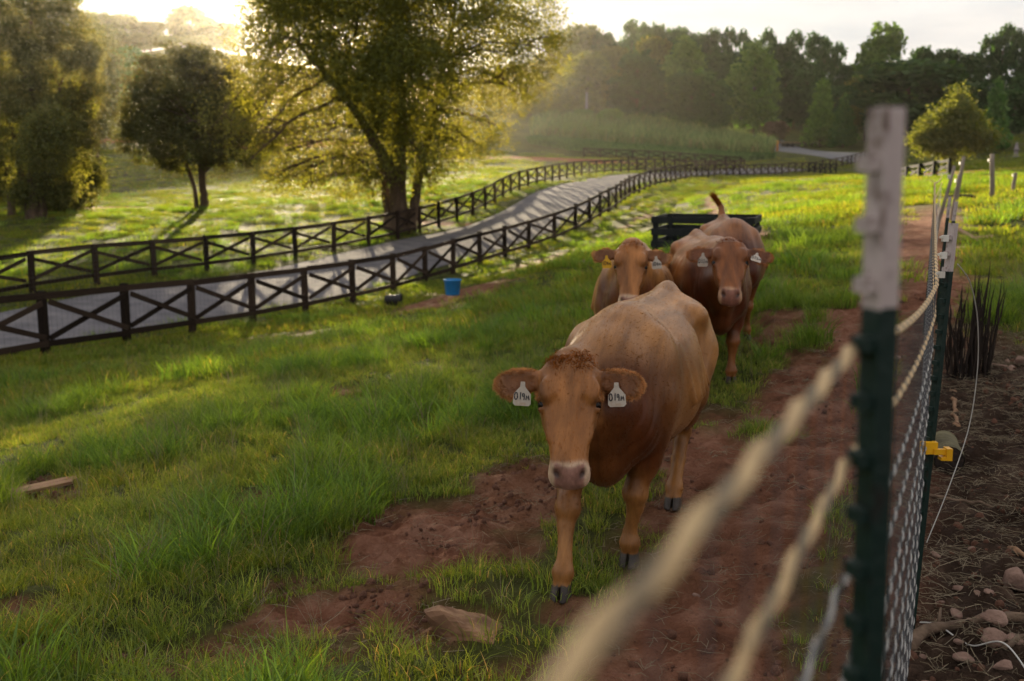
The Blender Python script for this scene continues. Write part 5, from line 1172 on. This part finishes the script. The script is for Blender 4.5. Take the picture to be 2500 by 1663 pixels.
lying('stick', 'short splinter of wood in the lower right corner', 'stick', [(2440,1634),(2480,1638),(2530,1644)], .008, .008, M_WOOD, seed=6)
lying('stick', 'small dark twig on the soil at the right', 'stick', [(2440,1030),(2455,1018),(2472,1008)], .007, .005, M_CHAR, seed=7)
# fallen log
x, y = hit(2316, 1128); lg = thing('log', 'short mossy log lying behind the yellow insulator', 'log', (x, y, gz(x, y) + .085), 1.25)
mb = MB(); mb.tube([(-.02, 0, 0), (.06, 0, .0), (.2, .01, .005), (.34, .0, .01)], [.083, .088, .086, .08], 16, False); mb.part('bark', simple('mossy_bark', (.16, .14, .075), (.06, .05, .03), rough=.95, scale=6, bump=.9, bscale=18), lg, True)
for xx in (-.018, .338): mb = lathe([(0, 0), (.04, .001), (.079, 0)], 16); q = mb.part('cut_end', M_CHAR if xx < 0 else M_WOOD, lg); q.location = (xx, 0, 0 if xx < 0 else .01); q.rotation_euler = (0, math.pi / 2 * (-1 if xx < 0 else 1), 0)
# charred stalks
bx_, by_ = hit(2366, 905); cs = thing('charred_stump', 'burnt black clump of upright splintered stalks behind the rusty white-topped post', 'stump', (bx_, by_, gz(bx_, by_)))
g = np.random.default_rng(12)
for i in range(58):
    a_, r_ = g.uniform(0, 6.28),   .13 * math.sqrt(g.random()); x0, y0 = r_ * math.cos(a_) * 1.25, r_ * math.sin(a_) * .8; h = g.uniform(.40, .80) * (1.12 if x0 > 0 else .95); lx, ly = g.normal() * .05 + x0 * .25, g.normal() * .05
    w = g.uniform(.003, .010); zz = np.linspace(0, 1, 8); P = np.column_stack([x0 + lx * zz + g.normal(size=8) * .006, y0 + ly * zz + g.normal(size=8) * .006, -.04 + (h + .04) * zz])
    q = MB(); q.tube(P, w * np.array([1.1, 1.05, 1, .95, .9, .8, .55, .12]) * (1 + .15 * g.normal(size=8)), 5); q.part('stalk', M_CHAR, cs)
# split pale slabs
for i, (u, v, rz, rx, L_, w, lb) in enumerate([(2362, 588, 1.9, .5, .36, .12, 'upright pale split wood slab leaning behind the white-topped post'), (2385, 585, .7, -.2, .36, .13, 'pale wood slab lying across the others beside the track'), (2365, 602, .3, .1, .26, .09, 'small pale wood offcut in front of the other slabs')]):
    x, y = hit(u, v); m = MB(); m.box((0, 0, 0), (L_, w, .022)); m.box((L_ * .96, w * .2, .0), (L_ * .12, w * .6, .018)); solid('wood_slab', lb, 'wood', m, M_PALEWOOD, x, y, .14 if i == 0 else .05, rz, rx, -.35 if i == 0 else 0, False, 'pale split wood slabs')
x, y = hit(2345, 485); m = chunk(9, .5, .14, .1, .15, 3); solid('log', 'dark small log lying across the end of the track', 'log', m, M_CHAR, x, y, .06, -.1)
# loose white wire
def wire(label, pts, r_=.0022):
    P = resample3(np.array(pts), .03); o = thing('loose_wire', label, 'wire', tuple(P[0])); mb = MB(); mb.tube(P - P[0], r_, 5); mb.part('strand', M_WWIRE, o, True); return o
def resample3(P, step):
    Q = []
    for i in range(len(P) - 1):
        p0, p1, p2, p3 = P[max(i-1, 0)], P[i], P[i+1], P[min(i+2, len(P)-1)]
        for t in np.linspace(0, 1, 20, endpoint=False): Q.append(.5*((2*p1)+(-p0+p2)*t+(2*p0-5*p1+4*p2-p3)*t*t+(-p0+3*p1-3*p2+p3)*t**3))
    return np.array(Q + [P[-1]])
wire('thin white wire looping down from the rusty white-topped post to the soil', [at(2338, 645, 3.55), at(2368, 690, 3.7), at(2386, 780, 3.9), at(2386, 900, 4.1), at(2366, 1040, 4.2), at(2320, 1180, 4.2), at(2262, 1325, 4.2)])
gp = [hit(u, v) for u, v in [(2245, 1520), (2290, 1524), (2370, 1560), (2450, 1605), (2540, 1650)]]
wire('white wire lying on the soil in front of the thick bent branch', [np.array([x, y, gz(x, y) + .02 + .012 * (i % 2)]) for i, (x, y) in enumerate(gp)], .003)
# stones on the dark soil
g = np.random.default_rng(5)
STN = [(2480,1395,.062,'largest pink stone on the dark soil at the right edge'),(2345,1415,.020,None),(2385,1430,.024,None),(2418,1440,.020,None),(2295,1450,.016,None),(2340,1475,.026,None),(2375,1505,.022,None),(2430,1535,.040,'flat brown stone beside the thick bent branch'),(2430,1565,.044,'grey-pink stone below the thick bent branch'),(2475,1560,.032,None),(2355,1585,.030,None),(2255,1570,.018,None),(2340,1560,.018,None),(2200,1345,.022,None),(2285,1350,.020,None),(2445,880,.045,None),(2470,885,.05,None),(2490,875,.04,None),(2460,868,.035,None),(2375,1325,.018,None),(2450,1640,.03,None),(2265,1650,.02,None),(2190,870,.03,None),(2060,1430,.02,None),(1880,1480,.016,None),(1990,1560,.02,None),(1700,1425,.018,None)]
nst = 0
for i, (u, v, r_, lb) in enumerate(sorted(STN, key=lambda s_: -s_[1])):
    if not lb: lb = 'small pale stone half sunk in the soil, %s nearest the camera' % ORD[nst]; nst += 1
    x, y = hit(u, v); m = boulder(20 + i, r_ * g.uniform(1., 1.5), r_ * g.uniform(.8, 1.1), r_ * g.uniform(.55, .85), 13, 2 if r_ < .03 else 3)
    solid('stone', lb, 'stone', m, M_STONE, x, y, r_ * .25, g.uniform(0, 6), g.normal() * .2, 0, True, 'loose stones on the soil')
# clods and straw litter
clods = [chunk(50 + i, 1, .85, .7, .3, 2).mesh('clod', simple('clay_clod', (.22, .105, .068), (.12, .055, .034), rough=1, scale=3, bump=.8, bscale=8), True) for i in range(5)]
x, y, g = wedge(1.4, 11, 1500, 77); d = dirt(x, y); off = x - ROW(y)
kp = (d > .5) & (g.random(len(x)) < np.where(off > -.3, .18, np.where((off > -1.6) & (off < -.4), .12, .75))) & (noise2(x, y, 2.0, 3, 91) > .47); x, y = x[kp], y[kp]; n = len(x); s = (.004 + .024 * g.random(n) ** 5)
instancer('soil_clods', clods, np.column_stack([x, y, G(x, y) - s * .15]), g.random((n, 3)) * 6.28, np.repeat(s[:, None], 3, 1), g.integers(0, 5, n), 'crumbled clods of red clay where the cows have trodden', 'soil')
sm = []
for i in range(5):
    q = MB(); gg = np.random.default_rng(i)
    for k in range(7):
        p = np.array([*gg.normal(size=2) * .05, .004]); a_ = gg.uniform(0, 6.28); l = gg.uniform(.03, .11); q.tube([p, p + np.array([math.cos(a_) * l * .5, math.sin(a_) * l * .5, gg.uniform(.002, .015)]), p + np.array([math.cos(a_ + .2) * l, math.sin(a_ + .2) * l, gg.uniform(0, .008)])], [.0011, .001, .0006], 3, False)
    sm.append(q.mesh('straw', M_STRAW))
x, y, g = wedge(1.6, 10, 170, 78); off = x - ROW(y); kp = ((off > -.2) | (g.random(len(x)) < .18)) & (dirt(x, y) > .25); x, y = x[kp], y[kp]; n = len(x)
instancer('straw_litter', sm, np.column_stack([x, y, G(x, y) + .004]), np.column_stack([g.normal(size=(n, 2)) * .1, g.random(n) * 6.28]), np.repeat((.7 + .7 * g.random(n))[:, None], 3, 1), g.integers(0, 5, n), 'dry straw litter scattered over the dark soil', 'straw')

# ------------------------------------------------------------------ far small things
def far_base(u, v, Y): p = at(u, v, Y); return p[0], p[1], float(T(p[0], p[1]))
x, y, z = far_base(1432, 262, 200); o = thing('utility_pole', 'slim pale pole standing at the edge of the wood', 'pole', (x, y, z)); h = at(1432, 228, 200)[2] - z
mb = MB(); mb.tube([(0, 0, -.2), (0, 0, h)], [.22, .18], 10); mb.part('shaft', simple('pale_pole', (.42, .42, .42), (.3, .3, .3), rough=.7), o); mb = MB(); mb.box((0, 0, h + .1), (.25, .25, .1)); mb.part('cap', M_POLE, o)
x, y, z = far_base(1897, 372, 172); o = thing('marker_post', 'short orange marker post at the mouth of the gravel drive', 'post', (x, y, z)); mb = MB(); mb.box((0, 0, .7), (.14, .1, .75)); mb.part('shaft', simple('orange_paint', (.62, .24, .04), (.45, .16, .03)), o); mb = MB(); mb.box((0, -.02, 1.6), (.2, .09, .2)); mb.part('head', simple('orange_top', (.75, .36, .08)), o)
x, y, z = far_base(1925, 345, 186); o = thing('farm_trailer', 'low dark flatbed trailer parked before the pinkish shrubs', 'trailer', (x, y, z), .1); M_DK = simple('dark_steel', (.03, .03, .032), rough=.6)
mb = MB(); mb.box((0, 0, .75), (2.9, 1.0, .08)); mb.part('deck', simple('deck_wood', (.28, .19, .12)), o); mb = MB(); mb.box((0, 0, .60), (3.0, .9, .07)); mb.beam((2.9, 0, .6), (4.3, 0, .5), .1, .1); mb.part('frame', M_DK, o)
for xx in (-.6, .4):
    for yy in (-.95, .95): mb = MB(); mb.tube([(xx, yy - .1, .36), (xx, yy + .1, .36)], .36, 14); mb.part('wheel', M_BLACKP, o)
for xx, w, h in ((-3.2, .35, .6), (-2.0, .3, .45)): mb = MB(); mb.box((xx, -.2, .83 + h / 2), (w, .3, h / 2)); mb.box((xx, -.2, .86 + h), (w * .9, .27, .03)); mb.part('load', simple('white_bin', (.7, .7, .7)) if xx < -3 else M_DK, o)
x, y, z = far_base(2480, 378, 118); o = thing('garden_ornament', 'small whitish garden ornament in front of the right-hand trees', 'ornament', (x, y, z)); M_ORN = simple('whitewashed_stone', (.30, .25, .25), (.2, .17, .17))
lathe([(0, 0), (.4, 0), (.42, .1), (.25, .2), (.18, .7), (.22, .8), (.38, .9), (.2, 1.0), (.14, 1.5), (.04, 1.75), (0, 1.75)], 14).part('column', M_ORN, o, True)

# ------------------------------------------------------------------ evening haze in the air
mb = MB(); mb.box((0, 315, 35), (630, 470, 43)); hz = mb.part('haze', None); kind(hz, 'stuff')
m_, N, L, out = newmat('evening_haze'); pv = N.new('ShaderNodeVolumePrincipled'); pv.inputs['Color'].default_value = (.98, .93, .84, 1); pv.inputs['Density'].default_value = .00007; pv.inputs['Anisotropy'].default_value = .8
L.new(pv.outputs[0], out.inputs['Volume']); hz.data.materials.append(m_)
